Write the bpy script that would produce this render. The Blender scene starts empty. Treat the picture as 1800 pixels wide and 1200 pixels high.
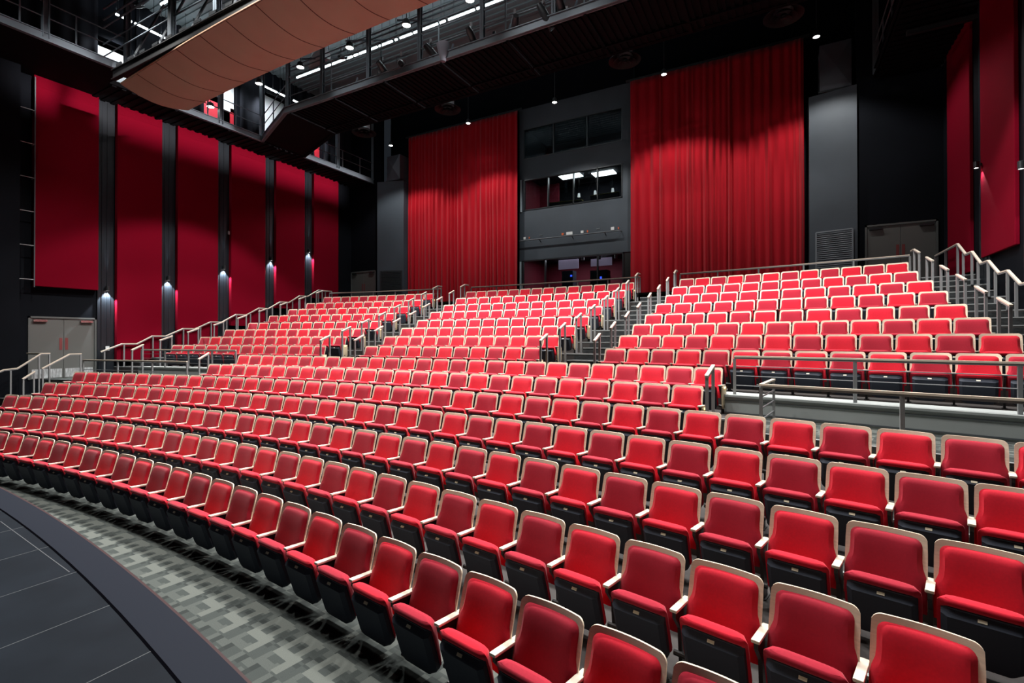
import bpy, bmesh, math, random
from mathutils import Vector, Matrix
random.seed(7)
PI=math.pi; rd=math.radians
SC=bpy.context.scene; COL=SC.collection
# lamp powers (W)
L_HOUSE,L_PEND,L_FRONT,L_CURT,L_BATT,L_SC,L_GAL,L_BOOTH,L_BAND=2050,560,1750,800,60,380,300,60,70
# ------------------------------------------------------------------ camera
FPX,PY0,YAW,PIT,ROL,XC,CH=866.1,589.2,rd(28.75),rd(.35),rd(-.05),9.48,2.66
YC=-37.55                      # centre line of the curved rows: (0, YC)
cy,sy=math.cos(YAW),math.sin(YAW)
_f=Vector((-sy,cy,0));_r=Vector((cy,sy,0));_u=Vector((0,0,1))
f2=_f*math.cos(PIT)+_u*math.sin(PIT);u2=_u*math.cos(PIT)-_f*math.sin(PIT)
r3=_r*math.cos(ROL)+u2*math.sin(ROL);u3=u2*math.cos(ROL)-_r*math.sin(ROL)
cam=bpy.data.cameras.new('camera');camo=bpy.data.objects.new('camera',cam);COL.objects.link(camo)
cam.sensor_fit='HORIZONTAL';cam.sensor_width=36;cam.lens=FPX/1800*36
cam.shift_y=-(600-PY0)/1800;cam.clip_start=.05;cam.clip_end=200
camo.matrix_world=Matrix(((r3.x,u3.x,-f2.x,XC),(r3.y,u3.y,-f2.y,0),(r3.z,u3.z,-f2.z,CH),(0,0,0,1)))
SC.camera=camo
def ray(x,y): return r3*((x-900)/FPX)-u3*((y-PY0)/FPX)+f2
CV=Vector((XC,0,CH))
def atX(x,y,X): d=ray(x,y);return CV+d*((X-XC)/d.x)
def atY(x,y,Y): d=ray(x,y);return CV+d*(Y/d.y)
def atZ(x,y,Z): d=ray(x,y);return CV+d*((Z-CH)/d.z)
def dep(P): return (Vector(P)-CV).dot(f2)
# ------------------------------------------------------------------ world, exposure
w=bpy.data.worlds.new('world');SC.world=w;w.use_nodes=True
w.node_tree.nodes['Background'].inputs[0].default_value=(.5,.6,.75,1)
w.node_tree.nodes['Background'].inputs[1].default_value=.02
vs=SC.view_settings;vs.view_transform='Standard';vs.look='None';vs.gamma=1;vs.use_curve_mapping=False;vs.exposure=0.15
SC.cycles.max_bounces=5;SC.cycles.diffuse_bounces=3;SC.cycles.glossy_bounces=3;SC.cycles.transmission_bounces=4
SC.cycles.sample_clamp_indirect=4;SC.cycles.caustics_reflective=False;SC.cycles.caustics_refractive=False
try: SC.cycles.use_denoising=True;SC.cycles.denoiser='OPENIMAGEDENOISE'
except Exception: pass
# ------------------------------------------------------------------ lights of the hall
def spot(P,tgt,W,cone=110,blend=.6,size=.15,col=(1,.97,.93),nm='house_light'):
    l=bpy.data.lights.new(nm,'SPOT');l.energy=W;l.spot_size=rd(cone);l.spot_blend=blend;l.shadow_soft_size=size;l.color=col
    o=bpy.data.objects.new(nm,l);COL.objects.link(o);o.location=P
    o.rotation_euler=(Vector(tgt)-Vector(P)).to_track_quat('-Z','Y').to_euler();return o
HOUSE=[(-8.3,12.0),(-5.9,12.0),(-3.4,12.0),(-.9,12.0),(1.5,12.0),(4.0,12.0),(6.5,12.0),(9.0,12.0),(11.2,12.0)]
HOUSE=[(XC+(x-XC)*.96,y*.96) for x,y in HOUSE]
for x,y in HOUSE: spot((x,y,12.05),(x,y,0),L_HOUSE,100,.2,.14)
PEND=[(-7.98,19,12.48),(-3.25,19,12.62),(1.11,19,12.58),(5.6,19,12.6),(10.5,19,12.57)]
for x,y,z in PEND: spot((x,y,z-.06),(x,y-.1,0),L_PEND,124,.35,.08)
# added fill spots for the stage and front rows, unseen above the frame
FRONT=[(-7,6.4),(-3.5,6.4),(0,6.4),(3.5,6.4),(7,6.4),(10.5,6.4)]
for x,y in FRONT: spot((x,y,13.2),(x,y+.4,0),L_FRONT,100,.6,.2)
# profile lanterns on the front-of-house bridge washing the curtains
for P,T,W,c in (((-3.5,6.5,13.5),(-4.2,21.5,9.3),L_CURT*.9,26),((3,6.5,13.5),(5.6,21.5,9.2),L_CURT*.75,30),((8,6.5,13.2),(10,21.5,8.6),L_CURT*.7,26),
                ((0,6.5,13.5),(.8,21.9,10),L_CURT*.5,34),((-8,3,12),(-12.9,15,7),L_CURT*.25,60),((2,3,11),(14,18,7),L_CURT*.9,42),((9,6,13),(11.5,21,10),L_CURT*.4,20)):
    spot(P,T,W,c,.7,.12,(1,.96,.95),'profile_lantern_light')
# work light: long fluorescent battens over the bridges (built below as tubes), plus the same light as area lamps
def area(P,rot,sx,sy_,W,col=(.82,.93,1),nm='batten_light'):
    l=bpy.data.lights.new(nm,'AREA');l.shape='RECTANGLE';l.size=sx;l.size_y=sy_;l.energy=W;l.color=col
    o=bpy.data.objects.new(nm,l);COL.objects.link(o);o.location=P;o.rotation_euler=rot;return o
area((-2,14.8,14.44),(0,0,0),15,.08,L_BATT);area((-2,14.9,14.62),(PI,0,0),15,.1,L_BATT*2.5);area((-11.8,12,14.62),(PI,0,0),.08,7,L_BATT);area((-11.8,12,14.44),(0,0,0),.08,7,L_BATT*.45)
for px,py,c,k in ((850,315,13,1.0),(1192,330,15,1.0),(1403,330,8,.8),(745,330,9,.35)):  # added narrow spots that strengthen the pendant glow on the curtains
    spot((3 if px<1000 else 1,6.5,13.6),atY(px,py,21.5),L_CURT*k,c,.9,.12,(1,.96,.95),'profile_lantern_light')
l_=area((12.0,13.2,11.2),(0,PI/2,0),.22,14,L_BAND,(1,.93,.93),'border_light');l_.data.spread=rd(5)  # added unseen strip source for the bright band atop the left wall panels
# ------------------------------------------------------------------ materials
MATS={}
def mat(nm,col,rough=.6,metal=0,spec=.5,emit=None,es=0,sheen=0,noise=None,bump=None,coat=0):
    if nm in MATS: return MATS[nm]
    m=bpy.data.materials.new(nm);m.use_nodes=True;N=m.node_tree.nodes;L=m.node_tree.links;b=N['Principled BSDF']
    b.inputs['Base Color'].default_value=(*col,1);b.inputs['Roughness'].default_value=rough;b.inputs['Metallic'].default_value=metal
    b.inputs['Specular IOR Level'].default_value=spec
    if coat: b.inputs['Coat Weight'].default_value=coat
    if sheen: b.inputs['Sheen Weight'].default_value=sheen;b.inputs['Sheen Roughness'].default_value=.5
    if emit: b.inputs['Emission Color'].default_value=(*emit,1);b.inputs['Emission Strength'].default_value=es
    if noise or bump:
        tc=N.new('ShaderNodeTexCoord')
    if noise:   # (scale, amount, stretch xyz)
        sc,am,st=noise
        mp=N.new('ShaderNodeMapping');mp.inputs['Scale'].default_value=st;L.new(tc.outputs['Object'],mp.inputs[0])
        n=N.new('ShaderNodeTexNoise');n.inputs['Scale'].default_value=sc;n.inputs['Detail'].default_value=4;L.new(mp.outputs[0],n.inputs[0])
        r=N.new('ShaderNodeValToRGB');r.color_ramp.elements[0].position=.3;r.color_ramp.elements[1].position=.7
        r.color_ramp.elements[0].color=(*[c*(1-am) for c in col],1);r.color_ramp.elements[1].color=(*[min(1,c*(1+am)) for c in col],1)
        L.new(n.outputs[0],r.inputs[0]);L.new(r.outputs[0],b.inputs['Base Color'])
    if bump:
        sc,stg,st=bump
        mp=N.new('ShaderNodeMapping');mp.inputs['Scale'].default_value=st;L.new(tc.outputs['Object'],mp.inputs[0])
        n=N.new('ShaderNodeTexNoise');n.inputs['Scale'].default_value=sc;L.new(mp.outputs[0],n.inputs[0])
        bp=N.new('ShaderNodeBump');bp.inputs['Strength'].default_value=stg;bp.inputs['Distance'].default_value=.01
        L.new(n.outputs[0],bp.inputs['Height']);L.new(bp.outputs[0],b.inputs['Normal'])
    MATS[nm]=m;return m
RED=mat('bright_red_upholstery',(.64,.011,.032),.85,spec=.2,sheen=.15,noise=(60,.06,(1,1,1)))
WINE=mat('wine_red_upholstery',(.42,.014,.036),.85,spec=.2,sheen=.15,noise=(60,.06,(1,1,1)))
MAPLE=mat('pale_maple',(.84,.72,.56),.42,spec=.4,noise=(9,.08,(1,1,8)))
MAPLE_E=mat('maple_edge',(.66,.52,.37),.45,noise=(9,.05,(8,1,1)))
ARMW=mat('armrest_maple',(.84,.74,.62),.4,noise=(9,.05,(1,8,1)))
PLAS=mat('black_plastic',(.046,.054,.074),.5,spec=.12,bump=(220,.15,(1,1,1)))
BLK=mat('black_steel',(.012,.012,.013),.45,spec=.5)
PLATE=mat('number_plate_cream',(.85,.78,.6),.3)
STEEL=mat('brushed_grey_steel',(.27,.28,.29),.5,metal=.15)
STEELD=mat('painted_grey_steel',(.10,.115,.13),.5,metal=.2)
CAPW=mat('rail_cap_wood',(.78,.69,.58),.35,noise=(9,.06,(1,1,6)))
CABLE=mat('thin_grey_rod',(.20,.21,.22),.4,metal=.4)
NOSE=mat('aluminium_nosing',(.28,.30,.305),.5,metal=.1)
CONC=mat('painted_grey_concrete',(.34,.37,.37),.75,noise=(1.3,.10,(1,1,1)))
TREAD=mat('dark_row_floor',(.034,.029,.028),.8,noise=(3,.25,(1,1,1)))
STAIRC=mat('dark_stair_carpet',(.017,.020,.022),.95,noise=(9,.6,(1,1,3)))
WALLB=mat('black_wall_paint',(.005,.0062,.009),.7,spec=.06,noise=(.8,.15,(1,1,1)))
WALLG=mat('dark_grey_wall_paint',(.042,.056,.072),.6,noise=(.7,.12,(1,1,1)))
PIL=mat('black_metal_cladding',(.010,.014,.019),.35,spec=.45,noise=(2,.2,(6,6,.3)))
FELT=mat('wine_acoustic_felt',(.17,.0015,.012),.9,spec=.05,noise=(30,.10,(1,1,6)),bump=(90,.15,(1,1,6)))
VELV=mat('red_velvet_curtain',(.42,.005,.015),.85,spec=.1,sheen=.15,noise=(14,.05,(1,1,.05)))
BDRAPE=mat('black_drape',(.012,.013,.018),.85,spec=.2)
DOORG=mat('grey_painted_door',(.12,.125,.12),.5)
DOORF=mat('grey_door_frame',(.11,.12,.118),.45)
CHROME=mat('satin_chrome',(.6,.62,.63),.25,metal=1)
PAPER=mat('red_notice',(.20,.04,.04),.6)
WHITE=mat('white_paint',(.75,.78,.8),.6)
REDP=mat('red_paint',(.6,.02,.04),.6)
TAN=mat('tan_reflector_veneer',(.46,.37,.275),.5,spec=.4,noise=(1.2,.05,(1,1,1)))
BROWN=mat('dark_brown_joint',(.09,.035,.02),.7)
DECK=mat('black_corrugated_deck',(.004,.004,.005),.8,spec=.1)
BRIDGE=mat('dark_blue_grey_steel',(.15,.185,.215),.5,spec=.25)
FIXT=mat('dark_fixture_metal',(.05,.055,.06),.35,metal=.6)
DUCTM=mat('galvanised_duct',(.45,.48,.5),.4,metal=.2,noise=(8,.2,(1,1,4)))
LAMPE=mat('lamp_glow',(1,1,1),.5,emit=(1,.95,.88),es=14)
TUBEE=mat('fluorescent_tube_glow',(1,1,1),.5,emit=(.85,.97,1),es=9)
PANELE=mat('ceiling_panel_glow',(1,1,1),.5,emit=(1,1,.97),es=5)
WARME=mat('aisle_lamp_glow',(1,.8,.4),.5,emit=(1,.62,.2),es=5)
SCREENB=mat('blue_indicator_glow',(.05,.1,.5),.5,emit=(.05,.12,1),es=1.5)
GLASS=mat('window_glass',(.02,.025,.03),.03,spec=.5)
GLASS.node_tree.nodes['Principled BSDF'].inputs['Transmission Weight'].default_value=0
def mk_glass():
    m=bpy.data.materials.new('booth_glass');m.use_nodes=True;N=m.node_tree.nodes;L=m.node_tree.links
    N.remove(N['Principled BSDF']);o=N['Material Output'];t=N.new('ShaderNodeBsdfTransparent');t.inputs[0].default_value=(.72,.78,.8,1)
    g=N.new('ShaderNodeBsdfGlossy');g.inputs['Roughness'].default_value=.02;g.inputs[0].default_value=(.8,.85,.9,1)
    f=N.new('ShaderNodeFresnel');f.inputs[0].default_value=1.5;x=N.new('ShaderNodeMixShader')
    L.new(f.outputs[0],x.inputs[0]);L.new(t.outputs[0],x.inputs[1]);L.new(g.outputs[0],x.inputs[2]);L.new(x.outputs[0],o.inputs[0]);return m
BGLASS=mk_glass()
def mk_carpet():
    m=bpy.data.materials.new('patterned_grey_carpet');m.use_nodes=True;N=m.node_tree.nodes;L=m.node_tree.links;b=N['Principled BSDF'];b.inputs['Roughness'].default_value=.95;b.inputs['Specular IOR Level'].default_value=.1
    tc=N.new('ShaderNodeTexCoord');sp=N.new('ShaderNodeSeparateXYZ');L.new(tc.outputs['Object'],sp.inputs[0])
    def M(op,a,b_=None,c=None):
        n=N.new('ShaderNodeMath');n.operation=op
        for i,v in enumerate((a,b_,c)):
            if v is None: continue
            if isinstance(v,(int,float)): n.inputs[i].default_value=v
            else: L.new(v,n.inputs[i])
        return n.outputs[0]
    X=sp.outputs['X'];Yp=M('ADD',sp.outputs['Y'],37.55)
    R=M('SQRT',M('ADD',M('MULTIPLY',X,X),M('MULTIPLY',Yp,Yp)))
    U=M('MULTIPLY',M('ARCTAN2',X,Yp),40.5)       # metres along the row
    V=R
    PU,PV=.457,.914
    mu=M('MODULO',M('ADD',U,52),PU);mv=M('MODULO',M('ADD',V,9),PV)
    def quant(v,s): return M('FLOOR',M('DIVIDE',v,s))
    def noise_cell(su,sv,off):
        c=N.new('ShaderNodeCombineXYZ');L.new(M('ADD',quant(mu,su),off),c.inputs[0]);L.new(quant(mv,sv),c.inputs[1])
        w_=N.new('ShaderNodeTexWhiteNoise');w_.noise_dimensions='2D';L.new(c.outputs[0],w_.inputs['Vector']);return w_.outputs['Value']
    a=noise_cell(.065,.15,0);b2=noise_cell(.13,.075,17);c2=noise_cell(.26,.05,31)
    # light hollow rectangle motif repeated along the row
    def box(u0,u1,v0,v1):
        return M('MULTIPLY',M('MULTIPLY',M('GREATER_THAN',mu,u0),M('LESS_THAN',mu,u1)),M('MULTIPLY',M('GREATER_THAN',mv,v0),M('LESS_THAN',mv,v1)))
    ringm=M('SUBTRACT',box(.08,.34,.30,.62),box(.155,.265,.39,.53));stem=box(.30,.39,.17,.40)
    lite=M('MAXIMUM',ringm,stem)
    v=M('ADD',M('MULTIPLY',a,.45),M('ADD',M('MULTIPLY',b2,.35),M('MULTIPLY',c2,.2)))
    v=M('FLOOR',M('MULTIPLY',v,5));v=M('DIVIDE',v,5)
    v=M('MAXIMUM',v,M('MULTIPLY',lite,.80))
    n=N.new('ShaderNodeTexNoise');n.inputs['Scale'].default_value=160;L.new(tc.outputs['Object'],n.inputs[0])
    v=M('ADD',v,M('MULTIPLY',M('SUBTRACT',n.outputs[0],.5),.35))
    r=N.new('ShaderNodeValToRGB');L.new(v,r.inputs[0])
    r.color_ramp.elements[0].position=.15;r.color_ramp.elements[0].color=(.035,.041,.04,1)
    r.color_ramp.elements[1].position=.95;r.color_ramp.elements[1].color=(.15,.162,.148,1)
    e=r.color_ramp.elements.new(.5);e.color=(.062,.072,.069,1)
    L.new(r.outputs[0],b.inputs['Base Color']);return m
CARPET=mk_carpet()
STAGEM=mat('black_stage_deck',(.012,.016,.022),.55,spec=.08,noise=(2.2,.22,(1,1,1)))
STAGEB=mat('dark_lino_border',(.017,.021,.031),.55,spec=.08)
SEAM=mat('pale_worn_seam',(.09,.10,.11),.6)
SEAMD=mat('dark_seam',(.002,.002,.003),.9,spec=0)
REDLINE=mat('dull_red_edge',(.035,.008,.010),.6)
# ------------------------------------------------------------------ mesh helpers
class MB:
    def __init__(s): s.v=[];s.f=[];s.m=[]
    def add(s,vs_,fs,mi=0):
        o=len(s.v);s.v+=[tuple(v) for v in vs_];s.f+=[tuple(i+o for i in f) for f in fs];s.m+=[mi]*len(fs);return s
    def box(s,x0,x1,y0,y1,z0,z1,mi=0):
        return s.add([(x,y,z) for z in (z0,z1) for y in (y0,y1) for x in (x0,x1)],[(0,2,3,1),(4,5,7,6),(0,1,5,4),(2,6,7,3),(0,4,6,2),(1,3,7,5)],mi)
    def obox(s,P,Q,w_,h,up=(0,0,1),mi=0):   # box along PQ, width w_ (side), height h (up)
        P=Vector(P);Q=Vector(Q);d=(Q-P).normalized();u=Vector(up)
        if abs(d.dot(u))>.98: u=Vector((0,1,0))
        sd=d.cross(u).normalized();u=sd.cross(d)
        vs_=[]
        for A in (P,Q):
            for a,b in ((-1,-1),(1,-1),(1,1),(-1,1)): vs_.append(A+sd*(a*w_/2)+u*(b*h/2))
        return s.add(vs_,[(3,2,1,0),(4,5,6,7),(0,1,5,4),(1,2,6,5),(2,3,7,6),(3,0,4,7)],mi)
    def tube(s,pts,r,n=8,mi=0,cap=True):
        pts=[Vector(p) for p in pts];rings=[]
        for i,p in enumerate(pts):
            a=pts[max(i-1,0)];b=pts[min(i+1,len(pts)-1)];d=(b-a).normalized()
            u=Vector((0,0,1)) if abs(d.z)<.9 else Vector((1,0,0));sd=d.cross(u).normalized();u=sd.cross(d)
            rr=r[i] if isinstance(r,(list,tuple)) else r
            rings.append([p+sd*(rr*math.cos(2*PI*k/n))+u*(rr*math.sin(2*PI*k/n)) for k in range(n)])
        vs_=[v for R_ in rings for v in R_];fs=[]
        for i in range(len(pts)-1):
            for k in range(n): fs.append((i*n+k,i*n+(k+1)%n,(i+1)*n+(k+1)%n,(i+1)*n+k))
        if cap: fs.append(tuple(range(n))[::-1]);fs.append(tuple((len(pts)-1)*n+k for k in range(n)))
        return s.add(vs_,fs,mi)
    def prism(s,poly,axis,a0,a1,mi=0):      # polygon (2D) extruded along axis x/y/z
        def P(p,a): return {'x':(a,p[0],p[1]),'y':(p[0],a,p[1]),'z':(p[0],p[1],a)}[axis]
        n=len(poly);vs_=[P(p,a0) for p in poly]+[P(p,a1) for p in poly]
        fs=[tuple(range(n))[::-1],tuple(range(n,2*n))]+[(i,(i+1)%n,(i+1)%n+n,i+n) for i in range(n)]
        return s.add(vs_,fs,mi)
    def lathe(s,prof,c,n=24,mi=0):           # prof: (r,z)
        m=len(prof);vs_=[(c[0]+r*math.cos(2*PI*k/n),c[1]+r*math.sin(2*PI*k/n),c[2]+z) for k in range(n) for r,z in prof]
        fs=[(k*m+i,((k+1)%n)*m+i,((k+1)%n)*m+i+1,k*m+i+1) for k in range(n) for i in range(m-1)]
        return s.add(vs_,fs,mi)
    def strip(s,r0,r1,z0,z1,x0,x1,n=32,mi=0,c=YC):  # slab between two row arcs, clipped by x
        A=lambda x,r,z:(x,c+math.sqrt(r*r-x*x),z)
        vs_=[];
        for i in range(n+1):
            x=x0+(x1-x0)*i/n;vs_+=[A(x,r0,z0),A(x,r1,z0),A(x,r1,z1),A(x,r0,z1)]
        fs=[]
        for i in range(n):
            a=i*4;b=a+4;fs+=[(a,b,b+1,a+1),(a+1,b+1,b+2,a+2),(a+2,b+2,b+3,a+3),(a+3,b+3,b,a)]
        fs+=[(0,1,2,3),(n*4+3,n*4+2,n*4+1,n*4)]
        return s.add(vs_,fs,mi)
    def mesh(s,name,mats,smooth=False,recalc=True):
        me=bpy.data.meshes.new(name);me.from_pydata(s.v,[],s.f)
        for m in (mats if isinstance(mats,(list,tuple)) else [mats]): me.materials.append(m)
        me.polygons.foreach_set('material_index',s.m)
        if recalc:
            bm=bmesh.new();bm.from_mesh(me);bmesh.ops.recalc_face_normals(bm,faces=bm.faces);bm.to_mesh(me);bm.free()
        if smooth:
            me.polygons.foreach_set('use_smooth',[True]*len(me.polygons))
            try: me.set_sharp_from_angle(angle=rd(40))
            except Exception: pass
        me.update();return me
    def build(s,name,mats,parent=None,smooth=False,recalc=True):
        o=bpy.data.objects.new(name,s.mesh(name,mats,smooth,recalc));COL.objects.link(o)
        if parent is not None: o.parent=parent
        return o
def tag(o,label=None,cat=None,group=None,kind=None):
    if label:o['label']=label
    if cat:o['category']=cat
    if group:o['group']=group
    if kind:o['kind']=kind
    return o
def empty(name,loc=(0,0,0),rz=0):
    o=bpy.data.objects.new(name,None);o.empty_display_size=.2;COL.objects.link(o);o.location=loc;o.rotation_euler=(0,0,rz);return o
def struct(name,mb,mats,smooth=False):
    o=mb.build(name,mats,None,smooth);o['kind']='structure';return o
def ordn(n):
    return ['first','second','third','fourth','fifth','sixth','seventh','eighth','ninth','tenth','eleventh','twelfth','thirteenth','fourteenth','fifteenth','sixteenth','seventeenth','eighteenth','nineteenth','twentieth','twenty-first','twenty-second','twenty-third','twenty-fourth','twenty-fifth','twenty-sixth','twenty-seventh','twenty-eighth','twenty-ninth','thirtieth','thirty-first','thirty-second','thirty-third','thirty-fourth','thirty-fifth','thirty-sixth','thirty-seventh','thirty-eighth','thirty-ninth','fortieth','forty-first','forty-second'][n]
ROWS='ABCDEFGHIJKLMNO'
RR={c:41.5+1.11*i for i,c in enumerate(ROWS)}
FZ=dict(A=0,B=.114,C=.318,D=.544,E=.783,F=1.041,G=1.294,H=1.60,I=1.914,J=2.228,K=2.548,L=2.919,M=3.276,N=3.648,O=4.043)
LAND=4.42;RP=RR['O']+.31;WXL,WXR=-12.9,14.15;STG=.95;XW=1.27
def ypt(x,r): return YC+math.sqrt(r*r-x*x)
# ------------------------------------------------------------------ setting: floors
rf={c:RR[c]-.80 for c in ROWS}
m=MB();m.strip(36,rf['B']+.3,-.1,0,WXL-.6,WXR+.6,40);struct('floor',m,[CARPET])
m=MB()
for i,c in enumerate(ROWS):
    if c=='A': continue
    nxt=rf[ROWS[i+1]] if i<14 else RP
    x0,x1=(WXL,WXR)
    if c=='F': x0,x1=-6.75,8.75
    if c=='G': x0,x1=-6.95,8.85
    r1=nxt
    m.strip(rf[c],r1+.02,-.1,FZ[c],x0,x1,40,0)
    m.strip(rf[c]-.004,rf[c]+.035,FZ[c]-.022,FZ[c]+.004,x0,x1,40,1)      # pale nosing on the platform edge
m.strip(RP,RP+1.0,-.1,LAND,WXL,WXR,40,0)
m.add([(WXL-.5,ypt(WXL,RP+.9),LAND),(WXR+.5,ypt(WXR,RP+.9),LAND),(WXR+.5,23.8,LAND),(WXL-.5,23.8,LAND)],[(0,1,2,3)],0)
m.strip(RP-.004,RP+.035,LAND-.022,LAND+.004,WXL,WXR,40,1)
struct('floor_2',m,[TREAD,NOSE])
# side cross aisles behind the fifth row with their pale parapets
for nm,x0,x1 in (('floor_3',WXL,-6.97),('floor_4',8.87,WXR)):
    m=MB();m.strip(rf['F']+.25,48.02,-.05,XW,x0,x1,16,0);m.strip(rf['F']+.25,rf['F']+.31,XW-.04,XW+.004,x0,x1,16,1)
    struct(nm,m,[CARPET,NOSE])
PRR=47.98
for nm,x0,x1,side in (('parapet_left',-11.0,-6.6,'left'),('parapet_right',8.55,13.0,'right')):
    m=MB();m.strip(PRR,PRR+.5,XW-.3,FZ['H']+.01,x0,x1,16,0);m.strip(PRR-.03,PRR+.5,FZ['H']+.01,FZ['H']+.045,x0,x1,16,0)
    m.strip(PRR-.012,PRR,XW+.05,XW+.07,x0,x1,16,1);m.strip(PRR-.012,PRR,FZ['H']-.06,FZ['H']-.05,x0,x1,16,1)
    o=m.build(nm,[CONC,STEELD]);o['kind']='structure'
# ------------------------------------------------------------------ stage
m=MB();m.strip(32,39.72,STG-.06,STG,-3,15.5,48,0)
m.strip(39.50,39.515,STG,STG+.001,-3,15.5,48,3);m.strip(39.515,39.72,STG,STG+.002,-3,15.5,48,1)
m.strip(39.72,39.735,STG-.2,STG+.0015,-3,15.5,48,2);m.strip(32,39.69,-.1,STG-.06,-3,15.5,48,0)
for k in range(-3,9):
    x=4.18+.755*k
    if x<15: m.box(x-.003,x+.003,-4.5,ypt(x,39.5),STG,STG+.0015,4)
for (a,b) in (((3.05,1.75),(4.89,1.615)),((2.0,.35),(9.5,.1))): m.obox((a[0],a[1],STG+.0008),(b[0],b[1],STG+.0008),.006,.0014,mi=4)
struct('stage_floor',m,[STAGEM,STAGEB,REDLINE,SEAMD,SEAM])
# ------------------------------------------------------------------ walls
def wallbox(name,x0,x1,y0,y1,z0,z1,mt=None): 
    return struct(name,MB().box(x0,x1,y0,y1,z0,z1),[mt or WALLB])
# left wall with a doorway (Y 6.78-8.59, Z 1.27-3.40)
m=MB();T=.3;x0,x1=WXL-T,WXL
m.box(x0,x1,4.9,6.76,-.1,17);m.box(x0,x1,8.61,20.6,-.1,11.7);m.box(x0,x1,6.76,8.61,3.42,17);m.box(x0,x1,6.76,8.61,-.1,XW)
m.box(x0,x1,9.75,12.5,11.7,17);m.box(x0,x1,8.61,9.75,14,17);m.box(x0,x1,16.7,18.35,11.7,17);m.box(x0,x1,18.9,22.5,11.7,17);m.box(x0,x1,12.5,18.9,15.0,17)
m.box(x0,x1,14.0,15.1,11.7,15.0);m.box(x0-.9,x1,20.6,24,-.1,11.7)
m.box(x0-4,x0-3.8,4,24,-.1,17)
struct('wall_left',m,[WALLB])
m=MB();m.box(-17,-12.3,1.0,6.35,-.1,17);struct('wall_proscenium',m,[WALLB])
wallbox('wall_right',WXR,WXR+.3,-9,24,-.1,17)
wallbox('wall_front',-17,16,-9,-8.8,-.1,17)
# back walls
m=MB()
for a,b in ((-13.8,-12.90),(-10.95,-10.55)): m.box(a,b,21.0,21.25,LAND-.1,17)
m.box(-12.90,-10.95,21.0,21.25,6.56,17)
for a,b in ((11.8,12.03),(13.99,14.3)): m.box(a,b,21.0,21.25,LAND-.1,17)
m.box(12.03,13.99,21.0,21.25,6.60,17)
m.box(-11,-2.1,22.3,22.5,LAND-.1,17);m.box(3.6,12.1,22.3,22.5,LAND-.1,17);m.box(-2.1,3.62,22.0,22.2,14.16,17)
struct('wall_back',m,[WALLB])
struct('ceiling',MB().box(-17,16,-9,24,16.9,17.1),[WALLB])
# angled piers either side of the curtains
def pier(name,A,B,z1,dx):
    m=MB();m.prism([A,B,(B[0],22.4),(A[0],22.4)],'z',LAND-.05,z1);return struct(name,m,[WALLG])
pier('wall_pier_right',(10.37,21.2),(11.80,20.90),11.55,0)
pier('wall_pier_left',(-10.6,20.75),(-9.05,21.2),11.5,0)
# ------------------------------------------------------------------ control booth block
Yb=21.9
m=MB()
XL,XR=-2.1,3.62
zs=[(6.55,9.03),(10.58,11.6),(13.12,14.15)]
for a,b in zs: m.box(XL,XR,Yb,Yb+.2,a,b)

for a,b in ((9.03,10.58),(11.6,13.12)): m.box(XL,-1.86,Yb,Yb+.2,a,b);m.box(3.17,XR,Yb,Yb+.2,a,b)
m.box(XL,-1.95,Yb,Yb+.2,LAND-.1,6.55);m.box(3.58,XR,Yb,Yb+.2,LAND-.1,6.55)
m.box(-1.86,3.58,Yb,Yb+.2,LAND-.1,4.75)
struct('wall_booth',m,[WALLG])
m=MB()
for z0,z1 in ((4.4,4.5),(6.8,8.9),(10.9,11.5),(13.4,13.6)): m.box(XL,XR,Yb+.2,Yb+3.2,z0,z1,0)
m.box(XL,XL+.06,Yb+.2,Yb+3.2,8.9,13.4,0);m.box(XR-.06,XR,Yb+.2,Yb+3.2,8.9,13.4,0);m.box(XL,XR,Yb+3.2,Yb+3.3,8.9,13.4,0)
m.box(XL,XL+.06,Yb+.2,Yb+3.2,4.5,6.8,1);m.box(XR-.06,XR,Yb+.2,Yb+3.2,4.5,6.8,1);m.box(XL,XR,Yb+3.2,Yb+3.3,4.5,6.8,1)
m.box(XL+.07,-.9,Yb+2.2,Yb+2.3,8.9,10.9,1);m.box(XL+.07,XL+.1,Yb+.3,Yb+2.2,8.9,10.9,1)
struct('wall_booth_interior',m,[BDRAPE,mat('dark_red_room_paint',(.20,.012,.03),.7)])
def window(n,x0,x1,z0,z1,mull,f=.05):
    o=empty('window_%d'%n,((x0+x1)/2,Yb,z0));o['kind']='structure';O=o.location
    m=MB()
    m.box(x0,x1,Yb-.02,Yb+.12,z1-f,z1);m.box(x0,x1,Yb-.02,Yb+.12,z0,z0+f);m.box(x0,x0+f,Yb-.02,Yb+.12,z0,z1);m.box(x1-f,x1,Yb-.02,Yb+.12,z0,z1)
    for a in mull: m.box(a-.025,a+.025,Yb-.02,Yb+.12,z0,z1)
    q=m.build('window_frame',[FIXT],o);q.location=-O
    m=MB();m.box(x0+f,x1-f,Yb+.04,Yb+.05,z0+f,z1-f);q=m.build('glass_pane',[BGLASS],o);q.location=-O
window(1,-1.86,3.17,11.6,13.12,(-.23,1.49),.04)
window(2,-1.86,3.17,9.03,10.58,(-.53,.8,1.99),.05)
window(3,-1.95,3.22,4.75,6.55,(-.69,1.98),.06)
d=empty('door_4',(3.4,Yb,LAND));d['kind']='structure'
q=MB().box(3.24,3.57,Yb+.02,Yb+.07,LAND,6.5).build('door_leaf',[BLK],d);q.location=(-3.4,-Yb,-LAND)
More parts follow.
